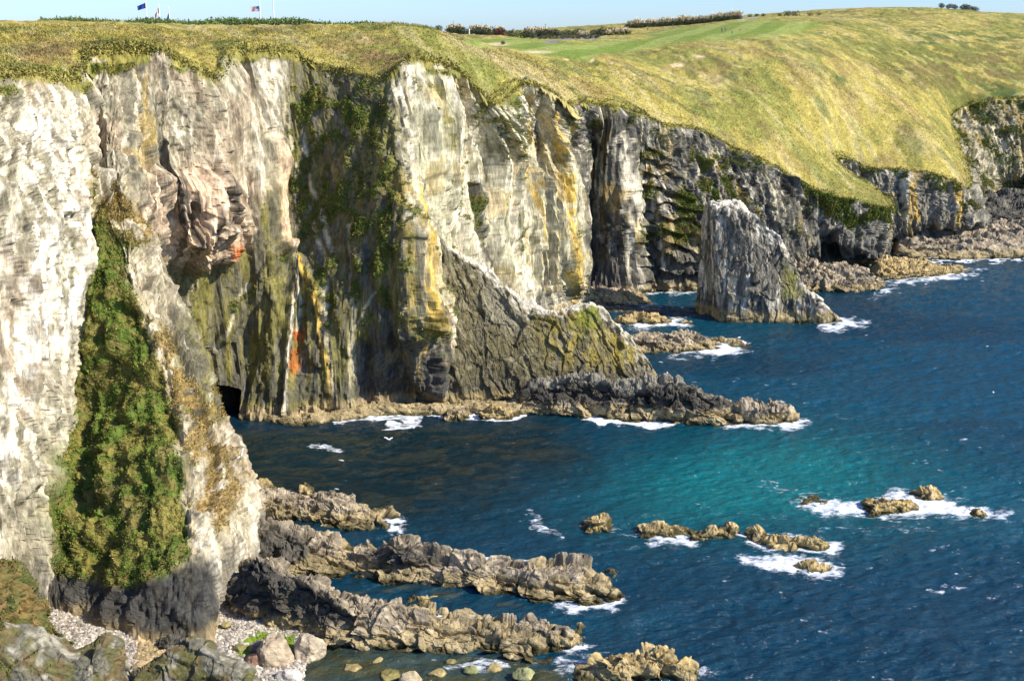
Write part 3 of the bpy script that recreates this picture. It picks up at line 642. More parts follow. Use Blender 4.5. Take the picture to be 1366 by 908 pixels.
rock('sea_stack', [(951,424),(957,428),(972,430),(995,431),(1020,431),(1045,431),(1062,431),(1080,431),(1100,432),(1118,431),(1126,430)],
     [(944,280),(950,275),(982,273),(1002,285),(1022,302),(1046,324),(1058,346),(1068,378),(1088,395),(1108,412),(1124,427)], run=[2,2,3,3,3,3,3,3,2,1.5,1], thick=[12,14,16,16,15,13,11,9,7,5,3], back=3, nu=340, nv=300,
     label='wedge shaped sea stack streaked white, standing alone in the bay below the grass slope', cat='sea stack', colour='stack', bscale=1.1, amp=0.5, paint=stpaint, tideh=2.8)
def ledgepaint(c, g, x, y, nn, p):
    c = mix(c, DARK*0.9, sm(2.0, 2.8, p[..., 2]+fbm(g, 2.0, 3)*0.6)*0.93)
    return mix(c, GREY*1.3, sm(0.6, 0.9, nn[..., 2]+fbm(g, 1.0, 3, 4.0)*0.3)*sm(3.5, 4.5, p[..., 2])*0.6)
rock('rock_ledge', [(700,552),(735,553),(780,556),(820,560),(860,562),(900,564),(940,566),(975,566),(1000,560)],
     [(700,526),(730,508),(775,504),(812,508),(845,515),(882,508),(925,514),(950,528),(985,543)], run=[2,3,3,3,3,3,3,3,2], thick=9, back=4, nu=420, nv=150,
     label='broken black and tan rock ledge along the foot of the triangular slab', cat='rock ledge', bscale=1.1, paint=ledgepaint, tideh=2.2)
rock('rock_islet', [(985,566),(1005,568),(1030,568),(1055,566),(1062,563)], [(985,552),(1003,546),(1030,540),(1052,545),(1062,557)], run=1.5, thick=5, nu=130, nv=90,
     label='low tan rock with white surf beyond the tip of the long ledge', cat='rock', bscale=0.8)
rock('shore_ledge', [(318,560),(345,562),(380,566),(420,567),(450,563),(500,556),(560,554),(620,553),(670,553),(705,551)],
     [(318,549),(345,550),(380,553),(420,553),(450,550),(500,541),(560,540),(620,539),(670,539),(705,536)], run=1.2, thick=5, back=3, nu=520, nv=70,
     label='pale tan wave cut shelf under the dark cliff at the back of the cove', cat='rock ledge', bscale=0.8, amp=0.5, tideh=5)
FR = 'small shore rocks at the foot of the cliff'
for (a, b, h) in ((470,556,8),(520,559,7),(552,562,8),(592,560,9),(640,560,8),(676,557,7)):
    pass
rock('shore_rock', [(640,558),(655,560),(675,560),(690,557)], [(640,548),(655,541),(675,542),(690,549)], run=1, thick=3, back=2, nu=70, nv=60, label='yellowish boulder awash at the right end of the tan shelf', cat='rock', bscale=0.6, colour='gold')
rock('shore_rock', [(592,560),(602,562),(620,561),(628,557)], [(592,552),(602,546),(618,546),(628,552)], run=1, thick=3, back=2, nu=70, nv=60, label='rounded tan boulder awash midway along the tan shelf', cat='rock', bscale=0.6)
# mid-distance reefs
rock('reef', [(842,468),(870,470),(900,470),(930,467),(965,466),(1000,464)], [(842,450),(870,446),(900,444),(928,446),(952,455),(1000,462)], run=2, thick=7, nu=200, nv=90, label='flat tan reef with a foaming right end behind the triangular slab', cat='reef', bscale=0.8)
rock('reef', [(822,432),(850,432),(880,433),(905,432),(920,431)], [(822,425),(850,419),(876,421),(900,427),(920,430)], run=1.5, thick=5, nu=140, nv=70, label='thin low reef ringed with foam in the narrow inlet left of the sea stack', cat='reef', bscale=0.7, colour='gold')
rock('rock_ledge', [(772,404),(795,407),(830,408),(855,408),(868,406)], [(772,386),(795,383),(830,386),(855,394),(866,400)], run=2, thick=8, nu=180, nv=80, label='tan tidal ledge below the dark cleft with white streaks', cat='rock ledge', bscale=0.8, tideh=3)
rock('reef', [(785,413),(820,417),(850,420),(885,419)], [(785,408),(820,410),(850,412),(885,417)], run=2, thick=5, nu=120, nv=60, label='dark wet low reef between the tidal ledge and the foamy inlet reef', cat='reef', bscale=0.6, amp=0.5, colour='dark', tideh=0)
rock('rock_ledge', [(848,386),(875,388),(905,389),(935,389),(948,388)], [(850,366),(875,368),(905,370),(935,368),(946,372)], run=2, thick=8, nu=170, nv=80, label='tan tidal ledge at the foot of the terraced buttress, left of the sea stack', cat='rock ledge', bscale=0.8, tideh=3)
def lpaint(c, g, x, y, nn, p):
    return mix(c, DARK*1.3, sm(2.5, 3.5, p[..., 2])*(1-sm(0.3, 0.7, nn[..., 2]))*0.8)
rock('rock_platform', [(1045,388),(1070,391),(1100,391),(1130,391),(1155,390),(1176,387),(1182,384)], [(1050,350),(1068,346),(1100,350),(1130,354),(1155,360),(1172,366),(1180,376)], run=[8,9,8,7,5,4,2], thick=9, back=5, nu=260, nv=110,
     label='flat topped dark rock platform just right of the sea stack below the cave', cat='rock ledge', paint=lpaint, tideh=2.2)
rock('rock_spit', [(1170,374),(1200,373),(1230,370),(1262,368),(1288,366),(1300,364)], [(1172,345),(1195,345),(1225,346),(1255,352),(1272,358),(1296,363)], run=[5,6,5,4,2,1], thick=9, back=4, nu=240, nv=90,
     label='long tan rock spit running into surf below the far grassy headland', cat='rock ledge', colour='gold', bscale=0.9)
rock('rock_platform', [(1195,342),(1230,345),(1270,347),(1310,346),(1345,344),(1400,344),(1500,344)], [(1200,315),(1230,308),(1270,312),(1310,300),(1345,296),(1400,292),(1500,290)], run=[10,14,14,16,18,20,20], thick=14, back=6, nu=320, nv=130,
     label='lower of the two terraced rock platforms at the far right waterline', cat='rock ledge', bscale=1.5, tideh=2.2, amp=0.7, paint=lpaint)
rock('rock_platform', [(1300,318),(1325,316),(1360,314),(1420,312),(1500,312)], [(1302,268),(1325,258),(1360,252),(1420,250),(1500,250)], run=[22,26,28,30,30], thick=16, back=8, nu=220, nv=120, z0=2.0,
     label='upper dark grey terraced platform under the farthest cliff at the right', cat='rock ledge', bscale=1.6, tideh=0, colour='dark')
# offshore rocks
OR = 'offshore rocks in the surf'
for base, crest, lab, bs in (
 ([(778,710),(790,712),(806,712),(818,709)], [(780,702),(790,693),(800,694),(815,706)], 'rounded lone pale rock standing clear of the surf left of the offshore reefs', 0.7),
 ([(855,716),(880,717),(905,718),(925,719)], [(855,708),(880,705),(900,709),(925,715)], 'low foam washed rock at the left end of the middle offshore line', 0.5),
 ([(922,721),(940,722),(960,722),(975,721),(986,718)], [(924,713),(940,710),(958,704),(972,707),(983,708)], 'blocky golden rock left of centre in the offshore line', 0.6),
 ([(998,724),(1010,726),(1025,727)], [(999,718),(1017,709),(1024,716)], 'small pointed golden rock between two longer offshore rocks', 0.6),
 ([(1022,730),(1045,734),(1070,736),(1090,738),(1108,737)], [(1024,722),(1048,716),(1070,720),(1088,722),(1106,729)], 'longest knobbly golden rock at the right end of the offshore line', 0.6),
 ([(1064,764),(1080,765),(1100,765),(1112,763)], [(1066,758),(1080,754),(1098,757),(1110,758)], 'small golden rock in its own foam patch below the offshore line', 0.5),
 ([(1156,682),(1180,685),(1205,685),(1228,682),(1240,679)], [(1158,670),(1180,668),(1200,667),(1225,673),(1238,677)], 'broad golden rock in the middle of the large white surf patch', 0.6),
 ([(1222,668),(1238,669),(1256,667)], [(1226,659),(1242,652),(1255,655)], 'square golden rock standing highest at the right of the large surf patch', 0.6),
 ([(1160,688),(1168,689),(1177,687)], [(1161,681),(1168,676),(1176,680)], 'small golden block at the near edge of the large surf patch', 0.5),
 ([(1296,690),(1305,691),(1315,690)], [(1297,687),(1305,684),(1314,687)], 'tiny golden rock awash in the rightmost foam streak', 0.4),
 ([(1065,674),(1085,674),(1108,673)], [(1066,671),(1085,669),(1106,670)], 'flat sliver of rock barely showing in foam left of the large surf patch', 0.35),
 ([(540,811),(556,814),(575,815),(584,812)], [(542,806),(556,803),(570,804),(582,809)], 'low yellow rock between the two long ridges, nearest the flying gull', 0.5)):
    rock('offshore_rock', base, crest, run=0.8, thick=3.0, back=1.8, nu=90, nv=60, label=lab, cat='rock', colour='gold', bscale=bs, amp=1.0, tideh=0.8)
# near ridges
def r2paint(c, g, x, y, nn, p):
    m = polymask(x, y, [(330,690),(400,705),(470,760),(440,780),(380,775),(330,740)], 12)+polymask(x, y, [(500,738),(530,722),(600,735),(560,752),(500,760)], 8)
    return mix(c, DARK*1.1, np.clip(m, 0, 1)*0.9)
rock('rock_ridge', [(316,800),(345,785),(372,772),(405,770),(440,771),(480,773),(520,776),(560,781),(600,786),(650,793),(700,800),(740,804),(780,806),(812,804),(828,799)],
     [(322,700),(346,698),(374,702),(405,708),(440,716),(470,738),(505,738),(530,724),(585,738),(640,748),(692,760),(745,762),(780,768),(806,780),(824,792)], run=[4,5,5,5,5,4,3,3,3,3,3,3,3,2,1.5], thick=6, back=4, nu=620, nv=190,
     label='longest tan rock ridge stretching from the headland to surf in the middle foreground', cat='rock ridge', bscale=1.0, paint=r2paint, tideh=1.6)
rock('rock_ridge', [(330,690),(360,694),(400,700),(440,704),(475,707),(505,708),(522,706)], [(332,655),(360,664),(400,664),(440,664),(478,682),(505,685),(520,690)], run=3, thick=5, back=3, nu=320, nv=120,
     label='short flat topped ridge farthest back, with a dark front and foam at its tip', cat='rock ridge', bscale=0.9)
rock('rock_pinnacle', [(430,672),(445,674),(462,673),(470,670)], [(436,660),(448,655),(460,658),(468,664)], run=1, thick=3, back=2, nu=80, nv=60, z0=1.2, tideh=0, label='knob of dark rock rising from the back of the short flat topped ridge', cat='rock', bscale=0.6)
rock('shore_rock', [(325,668),(345,664),(380,664),(415,663)], [(328,638),(345,642),(375,655),(412,658)], run=[3,2,1,1], thick=3.5, back=2, nu=140, nv=70, label='yellow brown rock poking out from behind the near headland above the ridges', cat='rock', bscale=0.8, colour='gold')
def r3shade(c, g, x, y, nn, p):
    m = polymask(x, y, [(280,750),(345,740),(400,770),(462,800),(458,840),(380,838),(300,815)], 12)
    return mix(c, DARK*0.95, m*0.93*(1-0.6*sm(0.6, 0.9, nn[..., 2])))  # shade on the camera-facing side painted dark, weaker on top
rock('rock_ridge', [(292,818),(318,826),(350,838),(388,850),(420,858),(455,864),(490,867),(530,869),(570,869),(610,871),(650,876),(690,880),(722,882),(738,878)],
     [(296,770),(318,752),(350,748),(388,768),(420,778),(455,800),(490,806),(520,812),(560,818),(592,826),(640,832),(672,838),(705,845),(732,858)], run=[2,2,2,2,2,2.5,2.5,3,3,3,3,3,2,1.5], thick=6, back=4, nu=620, nv=200,
     label='nearest rock ridge, big and in dark shade beside the pebble cove then tan towards the sea', cat='rock ridge', bscale=1.0, paint=r3shade, tideh=2.0)
rock('rock_ridge', [(690,858),(715,862),(745,866),(765,864),(780,858)], [(690,842),(710,833),(745,836),(765,845),(778,853)], run=1.5, thick=4, back=2, nu=140, nv=90, label='short tan ridge with a foaming tip lying behind the end of the nearest ridge', cat='rock ridge', bscale=0.8)
rock('rock_ridge', [(790,905),(815,912),(850,912),(885,912),(915,912),(930,908)], [(798,886),(822,876),(850,879),(880,872),(905,882),(926,892)], run=1.5, thick=4, back=2, nu=200, nv=100, label='golden blocky ridge cut by the bottom edge of the picture', cat='rock ridge', bscale=0.9, colour='gold')
rock('rock_ridge', [(765,912),(785,914),(810,915)], [(768,902),(790,896),(812,902)], run=1.5, thick=3, back=2, nu=90, nv=60, label='flat yellow slab at the bottom edge left of the golden blocky ridge', cat='rock', bscale=0.8, colour='gold', amp=0.5)
# boulders by the cove
def boulder(px, py, wpx, hpx, lab, colr, z0=0.0, seed=0, grp=None, name='boulder', yd=0.8, ang=0.3):
    c = atz(px, py, z0); dep = np.linalg.norm(c-C0); w = wpx/FPX*dep/2; h = hpx/FPX*dep/0.9
    n1, n2 = 60, 36
    th, ph = np.meshgrid(np.linspace(0, 2*math.pi, n1), np.linspace(0.01, math.pi-0.01, n2), indexing='ij')
    s = np.stack([np.cos(th)*np.sin(ph), np.sin(th)*np.sin(ph), np.cos(ph)], -1)
    r = np.random.default_rng(seed); g = s.copy(); best = np.full(th.shape, 9.0)
    for _ in range(13):
        nrm = r.normal(size=3); nrm[2] = abs(nrm[2])*0.8 if r.random() < .7 else nrm[2]; nrm /= np.linalg.norm(nrm); dt = s@nrm
        best = np.minimum(best, np.where(dt > 0.15, r.uniform(0.72, 0.95)/np.maximum(dt, 0.15), 9))
    best = np.minimum(best, 1.15); g = s*best[..., None]*np.array([w, w*yd, h*0.62]); g[..., 2] += h*0.38
    g = g+s*(fbm(g+seed, 0.6, 3)*0.08*w)[..., None]
    cc = np.broadcast_to(np.array(colr), g.shape)*(1+0.3*fbm(g+seed, 0.8, 3, 3.0))[..., None]
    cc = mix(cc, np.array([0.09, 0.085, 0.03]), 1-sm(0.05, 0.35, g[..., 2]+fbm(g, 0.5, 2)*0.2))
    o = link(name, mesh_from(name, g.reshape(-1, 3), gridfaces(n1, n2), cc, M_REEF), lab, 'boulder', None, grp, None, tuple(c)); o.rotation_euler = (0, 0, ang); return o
boulder(368, 884, 46, 34, 'big pinkish boulder at the water, left of the pair beside the green weed', (0.42, 0.33, 0.22), 0, 1)
boulder(411, 878, 42, 30, 'big pale boulder at the water, right of the pair beside the green weed', (0.46, 0.37, 0.25), 0, 5)
boulder(345, 872, 24, 18, 'grey brown boulder tucked behind the left boulder of the pair', (0.30, 0.24, 0.18), 0.2, 3)
boulder(340, 888, 24, 16, 'reddish flat boulder in front of the boulder pair', (0.42, 0.24, 0.16), 0.2, 4)
boulder(386, 908, 30, 16, 'white topped boulder at the bottom edge below the boulder pair', (0.55, 0.50, 0.42), 0, 8)
boulder(548, 910, 26, 14, 'low yellow boulder alone at the bottom edge in the shallows', (0.50, 0.40, 0.24), 0, 9)
boulder(628, 896, 20, 7, 'flat green yellow slab lying just under the nearest ridge', (0.30, 0.30, 0.12), 0, 10)
boulder(700, 904, 28, 14, 'yellow green slab awash below the tip of the nearest ridge', (0.34, 0.33, 0.15), 0, 12)
boulder(302, 836, 11, 7, 'small yellow stone on the pebbles under the overhang', (0.42, 0.34, 0.14), 1.0, 13)
boulder(288, 830, 9, 5, 'smallest mossy stone on the pebbles next to the cliff foot', (0.35, 0.33, 0.12), 1.0, 14)
boulder(320, 870, 22, 12, 'mossy stone at the edge of the bright green weed', (0.28, 0.25, 0.10), 0.4, 15)

for k_, (x_, y_, w_, h_, lb) in enumerate(((470,893,26,6,'flat brown stone just breaking the water, leftmost below the nearest ridge'),(505,883,18,5,'small yellow stone just breaking the water close under the nearest ridge'),
    (520,902,30,7,'wide weedy stone just breaking the water left of the lone yellow boulder'),(585,899,24,6,'weedy stone awash right of the lone yellow boulder'),(660,893,22,6,'brown stone awash between two green slabs'),(600,884,16,4,'tiny brown stone awash touching the foot of the nearest ridge'))):
    boulder(x_, y_, w_, h_, lb, ((0.34, 0.26, 0.11), (0.40, 0.31, 0.13), (0.24, 0.20, 0.07))[k_ % 3], -0.1, 40+k_)
# =================================================================== FOREGROUND OUTCROP + COVE FLOOR
def fgpaint(c, g, x, y, nn, p):
    v = sm(-0.05, 0.25, fbm(g, (2.2, 2.2, 1.5), 4, 2.0)+0.3*nn[..., 2]-0.1)
    vg = mix(np.broadcast_to(np.array([0.13, 0.125, 0.04]), g.shape), np.array([0.17, 0.125, 0.055]), sm(0, 0.4, fbm(g, 1.0, 3, 5.0)))
    return mix(c, vg*0.8, v*0.85)
rock('outcrop', [(150,1000),(180,985),(215,978),(260,975),(310,980),(345,990)], [(160,916),(196,886),(232,862),(262,858),(286,880),(330,908)], run=[4,4,4,4,3,3], thick=5, back=4, nu=240, nv=150, z0=0,
     label='grey rounded outcrop with mossy patches at the bottom edge left of the boulder pair', cat='rock', colour='pale', bscale=1.3, amp=0.45, paint=fgpaint, tideh=0)
rock('outcrop', [(-40,1060),(20,1050),(60,1040),(95,1030),(130,1025),(155,1010),(165,1000)], [(-40,850),(20,850),(50,856),(85,874),(125,862),(146,878),(160,916)], run=[6,6,6,5,5,4,3], thick=6, back=5, nu=280, nv=180, z0=0,
     label='pale grey outcrop with rough patches of brown plants in the bottom left corner', cat='rock', colour='pale', bscale=1.4, amp=0.45, paint=fgpaint, tideh=0)
def vpaint(c, g, x, y, nn, p):
    q = fbm(g, 1.6, 4, 2.0); vg = mix(np.broadcast_to(np.array([0.09, 0.10, 0.03]), g.shape), np.array([0.18, 0.125, 0.045]), sm(-0.1, 0.4, q)); return mix(c, vg, 0.95)
fgslope = rock('heather_bank', [(-300,1100),(-120,1080),(-40,1060),(10,1040),(38,1020),(52,1000)], [(-300,650),(-120,700),(-40,735),(8,768),(34,812),(52,880)], run=[10,9,9,8,7,6], thick=7, back=5, nu=240, nv=220, z0=0,
     label='steep bank of olive and rust coloured plants at the lower left edge', cat='bank', colour='pale', bscale=0.8, paint=vpaint, tideh=0, vegf=True)
rock('dark_boulder', [(205,868),(220,872),(240,868),(256,858)], [(208,856),(226,848),(240,840),(252,846)], run=1, thick=2.5, back=1.5, nu=90, nv=60, z0=1.0, label='angular near black boulder leaning against the cliff foot behind the grey outcrop', cat='boulder', colour='dark', bscale=0.6, tideh=0)

# cove floor: pebbles over a small beach sheet
bx = np.array([atz(*p) for p in ((280,812,1.3),(345,842,0.9),(372,868,0.3),(365,905,0.1),(300,900,0.4),(180,900,1.2),(100,860,1.8),(20,830,2.4),(20,790,2.8),(90,815,2.4),(190,852,1.8))])
nbx = 170; X2, Y2 = np.meshgrid(np.linspace(bx[:, 0].min()-3, bx[:, 0].max()+3, nbx), np.linspace(bx[:, 1].min()-4, bx[:, 1].max()+6, nbx), indexing='ij')
Zb = 0.9-(X2+32)*0.065; Zb = np.clip(Zb, -0.6, 3.2); Zb = Zb-np.clip((Y2-120)*0, 0, 1)+fbm(np.stack([X2, Y2, X2*0], -1), 3, 3)*0.15
bp = np.stack([X2, Y2, Zb], -1); bxx, byy = proj(bp)
bcol = mix(np.broadcast_to(np.array([0.50, 0.44, 0.35]), bp.shape), np.array([0.42, 0.30, 0.15]), sm(-0.2, 0.4, fbm(bp, 2.5, 3))*0.6*(bxx < 270)); weed = polymask(bxx, byy, [(330,852),(350,842),(395,850),(392,868),(345,880),(318,872)], 5)
bcol = mix(bcol, np.array([0.15, 0.23, 0.02]), weed*0.9)
link('pebble_beach', mesh_from('pebble_beach', bp.reshape(-1, 3), gridfaces(nbx, nbx), bcol, M_REEF), 'small pebble beach', 'beach', 'structure')

# scattered facet pebbles: one uncountable mass
def ico(sub=1):
    import bmesh
    b = bmesh.new(); bmesh.ops.create_icosphere(b, subdivisions=sub, radius=1); v = np.array([x.co[:] for x in b.verts]); f = np.array([[x.index for x in q.verts] for q in b.faces]); b.free(); return v, f
IV, IF = ico(1)
def blobs(name, C, S, colr, mat, squash=0.6, jit=0.25, rs=1):
    r = np.random.default_rng(rs); n = len(C)
    sc = S[:, None]*np.stack([r.uniform(.7, 1.3, n), r.uniform(.7, 1.3, n), r.uniform(.5, .9, n)*squash/0.6], 1)
    V = C[:, None]+IV[None]*sc[:, None]*(1+r.uniform(-jit, jit, (n, len(IV), 1))); F = (IF[None]+(np.arange(n)*len(IV))[:, None, None]).reshape(-1, 3)
    return mesh_from(name, V.reshape(-1, 3), F, np.repeat(colr, len(IV), 0), mat)
ii = rng.integers(0, nbx, 26000), rng.integers(0, nbx, 26000)
pc = bp[ii]+rng.normal(0, 0.12, (26000, 3))*np.array([1, 1, 0.1]); ps = rng.gamma(2.0, 0.045, 26000)+0.05
pw = weed[ii] > rng.random(26000); base = np.where(pw[:, None], np.array([0.16, 0.24, 0.02]), np.array([0.54, 0.475, 0.385])*rng.uniform(0.35, 1.25, (26000, 1)))
yel = (bxx[ii] < 270) & (bxx[ii] > 185); base = np.where((yel & ~pw)[:, None], np.array([0.48, 0.36, 0.19])*rng.uniform(0.5, 1.2, (26000, 1)), base); ps = np.where(yel, ps*1.9, ps)
okp = pc[:, 2] > -0.05
link('pebbles', blobs('pebbles', pc[okp], ps[okp], base[okp], M_REEF), 'pale pebbles and green weed covering the small cove beach', 'pebbles', 'stuff')

# =================================================================== SEA
nsx, nsy = 1000, 860
an = np.linspace(math.radians(37), math.radians(4.6), nsy-14); yy = CAMZ/np.tan(an); yy = np.concatenate([yy, np.geomspace(yy[-1]*1.1, 30000, 14)])
rr = np.linspace(-0.62, 0.66, nsx); R2, Y3 = np.meshgrid(rr, yy, indexing='ij'); X3 = R2*Y3*1.03
S3 = np.stack([X3, Y3, np.zeros_like(X3)], -1)
wv = S3@np.array([[0.9, -0.43, 0], [0.43, 0.9, 0], [0, 0, 1.0]])
H = ridged(wv, (5.0, 2.2, 1), 3, 1.0)*0.20+fbm(wv, (11, 5, 1), 3, 2.0)*0.22+fbm(wv, (1.5, 1.0, 1), 2, 3.0)*0.09
H = H*sm(700, 350, Y3)
sx, sy = proj(S3)
fj = fbm(S3, (3.0, 2.2, 1), 4, 6.0); sxj = sx+fj*14; syj = sy+fbm(S3, (3.0, 2.2, 1), 4, 7.0)*6
foam = np.zeros(sx.shape)
def fo(pl, s=1.0, soft=7):
    global foam
    foam = np.maximum(foam, polymask(sxj, syj, pl, soft*2.4)*s)
def fl(pts, s=1.0, w=3):
    global foam
    foam = np.maximum(foam, linemask(sxj, syj, pts, w)*s)
fo([(1045,670),(1100,664),(1160,672),(1180,656),(1240,655),(1290,672),(1350,684),(1345,693),(1250,690),(1160,688),(1090,682)], 1.0, 8)
fo([(1170,655),(1230,650),(1262,662),(1280,690),(1180,700)], 0.75, 10)
fo([(852,706),(900,708),(930,716),(925,728),(880,727)], 0.9, 6); fo([(980,712),(1040,712),(1100,718),(1135,730),(1110,742),(1060,738),(990,728)], 0.95, 7)
fo([(988,742),(1050,742),(1105,752),(1128,766),(1090,774),(1040,766),(1000,754)], 1.0, 8)
fo([(740,806),(830,790),(848,798),(815,815),(760,818)], 1.0, 6); fo([(735,845),(775,850),(795,858),(770,872),(735,868)], 0.8, 8); fo([(735,870),(800,872),(790,905),(740,895)], 0.75, 12)
fo([(925,450),(985,456),(1010,464),(960,476),(890,474)], 1.0, 5); fo([(960,560),(1010,540),(1035,548),(1070,558),(1080,566),(1040,572),(975,570)], 1.0, 5)
fo([(1090,430),(1140,425),(1160,432),(1125,440),(1090,437)], 1.0, 5); fo([(1170,385),(1195,382),(1200,388),(1160,396)], 0.9, 4); fo([(1180,372),(1300,360),(1312,364),(1260,374),(1190,378)], 1.0, 4)
fo([(830,425),(920,426),(925,434),(860,439),(820,434)], 0.95, 4); fo([(855,387),(945,385),(945,391),(860,392)], 0.9, 3); fo([(795,403),(865,405),(875,411),(810,410)], 0.8, 3)
fo([(500,690),(535,692),(552,700),(520,712)], 0.95, 5); fo([(365,655),(400,652),(395,662),(370,662)], 0.8, 5)
fl([(440,562),(480,557),(540,553),(560,562),(520,568)], 0.7, 6); fl([(560,550),(620,556),(700,554)], 0.85, 4); fl([(780,556),(830,562),(900,570)], 0.9, 4); fl([(420,598),(450,602)], 0.6, 3)
fl([(640,745),(690,750),(730,755)], 0.75, 6); fl([(700,680),(720,700),(740,715)], 0.55, 7); fl([(1200,350),(1366,345)], 0.8, 2.5)
fl([(1080,708),(1180,705),(1230,702)], 0.4, 4); fl([(1120,676),(1060,655),(1010,645)], 0.45, 4); fl([(420,860),(600,874),(730,884)], 0.35, 5)
fl([(1060,690),(960,680),(900,660)], 0.35, 5); fl([(600,890),(680,885)], 0.6, 7); fl([(880,905),(960,900)], 0.5, 8); fl([(800,700),(850,712)], 0.4, 5)
fl([(1235,785),(1255,790)], .5, 5); fl([(1040,790),(1045,800)], .4, 4)
caps = sm(0.62, 0.8, fbm(wv, (2.6, 1.5, 1), 3, 66.0))*sm(0.15, 0.4, fbm(S3, 40, 2, 5.0)+0.15)
foam = np.maximum(foam, caps*0.40*(sx > 640))
# water body colour: open sea, sandy turquoise shallows, kelp-brown shallows, painted cliff shade and reflection in the cove
DEEP = np.array([0.000, 0.034, 0.060]); MIDW = np.array([0.000, 0.050, 0.084]); TURQ = np.array([0.002, 0.14, 0.14]); COVE_SHADE = np.array([0.005, 0.015, 0.015]); CLIFF_REFL = np.array([0.002, 0.024, 0.055])
big = fbm(S3, (40, 25, 1), 3, 3.0)
wc = mix(np.broadcast_to(DEEP, S3.shape), MIDW, sm(-0.3, 0.3, big+(560-sy)/500)); 
tq = np.exp(-(((sx-1000)/170)**2+((sy-640+0.10*(sx-1000))/55)**2)**1.0); tq2 = np.exp(-(((sx-1150)/260)**2+((sy-660)/70)**2)); wc = mix(wc, TURQ, np.clip(tq*1.0+tq2*0.40+fj*0.1*tq, 0, 1)*0.85)
cv = polymask(sx+big*60, sy+big*25, [(250,540),(700,545),(760,600),(640,670),(520,690),(300,690)], 45); wc = mix(wc, COVE_SHADE*0.9, cv*0.85)  # cliff shade and reflection painted into the cove water as a dark tone
kp = sm(0.05, 0.4, fbm(S3, (4, 1.6, 1), 4, 9.0)); wc = mix(wc, np.array([0.075, 0.062, 0.018]), kp*np.clip(cv*0.22+polymask(sx, sy, [(380,860),(740,885),(760,930),(360,930)], 12)*0.95+polymask(sx, sy, [(460,770),(700,805),(560,830),(470,805)], 8)*0.6, 0, 1))
wc = mix(wc, CLIFF_REFL, polymask(sx, sy, [(250,540),(700,545),(720,562),(300,580)], 10)*0.5)  # dark reflection of the cliff painted along its foot
wc = mix(wc, np.array([0.05, 0.06, 0.03]), polymask(sx, sy, [(360,850),(620,872),(760,890),(760,940),(340,940)], 14)*0.7)
S3[..., 2] = H
m, nt, b = newmat('sea_water'); L = nt.links.new
at = N(nt, 'ShaderNodeAttribute', attribute_name='albedo'); fa = N(nt, 'ShaderNodeAttribute', attribute_name='foam')
tc = N(nt, 'ShaderNodeTexCoord'); mp = N(nt, 'ShaderNodeMapping'); mp.inputs['Rotation'].default_value = (0, 0, 0.42); mp.inputs['Scale'].default_value = (0.55, 1.0, 1); L(tc.outputs['Object'], mp.inputs['Vector'])
n1 = N(nt, 'ShaderNodeTexNoise', Scale=0.75, Detail=7.0, Roughness=0.62); L(mp.outputs[0], n1.inputs['Vector'])
n2 = N(nt, 'ShaderNodeTexNoise', Scale=1.1, Detail=10.0, Roughness=0.82); L(mp.outputs[0], n2.inputs['Vector'])
n3 = N(nt, 'ShaderNodeTexVoronoi', Scale=0.9, feature='DISTANCE_TO_EDGE'); wrp = N(nt, 'ShaderNodeVectorMath', operation='ADD'); L(mp.outputs[0], wrp.inputs[0]); L(n2.outputs['Color'], wrp.inputs[1]); L(wrp.outputs[0], n3.inputs['Vector'])
# foam cover = foam*1.5 + noise - lace > threshold
a1 = N(nt, 'ShaderNodeMath', operation='MULTIPLY_ADD'); L(n2.outputs['Fac'], a1.inputs[0]); a1.inputs[1].default_value = 4.2; a1.inputs[2].default_value = -2.95
a2 = N(nt, 'ShaderNodeMath', operation='MULTIPLY_ADD'); L(n3.outputs['Distance'], a2.inputs[0]); a2.inputs[1].default_value = -0.9; L(a1.outputs[0], a2.inputs[2])
a3 = N(nt, 'ShaderNodeMath', operation='MULTIPLY_ADD'); L(fa.outputs['Fac'], a3.inputs[0]); a3.inputs[1].default_value = 2.25; L(a2.outputs[0], a3.inputs[2])
fr = N(nt, 'ShaderNodeMapRange', interpolation_type='SMOOTHSTEP'); L(a3.outputs[0], fr.inputs['Value']); fr.inputs['From Min'].default_value = 0.0; fr.inputs['From Max'].default_value = 0.8
mx = N(nt, 'ShaderNodeMix', data_type='RGBA'); L(fr.outputs[0], mx.inputs[0]); L(at.outputs['Color'], mx.inputs[6]); mx.inputs[7].default_value = (0.80, 0.83, 0.85, 1); L(mx.outputs[2], b.inputs['Base Color'])
ro = N(nt, 'ShaderNodeMapRange'); L(fr.outputs[0], ro.inputs['Value']); ro.inputs['To Min'].default_value = 0.12; ro.inputs['To Max'].default_value = 0.8; L(ro.outputs[0], b.inputs['Roughness'])
b.inputs['IOR'].default_value = 1.33
bp_ = N(nt, 'ShaderNodeBump', Strength=1.0, Distance=0.9); L(n1.outputs['Fac'], bp_.inputs['Height']); L(bp_.outputs[0], b.inputs['Normal'])
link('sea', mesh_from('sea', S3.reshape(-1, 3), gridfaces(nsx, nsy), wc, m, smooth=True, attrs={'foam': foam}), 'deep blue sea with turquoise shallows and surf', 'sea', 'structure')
sb = mesh_from('seabed', np.array([(-20000, -3000, -8), (20000, -3000, -8), (20000, 60, -8), (-20000, 60, -8)], float), [(0, 1, 2, 3)], None, plain('seabed_sand', (0.1, 0.14, 0.12)))

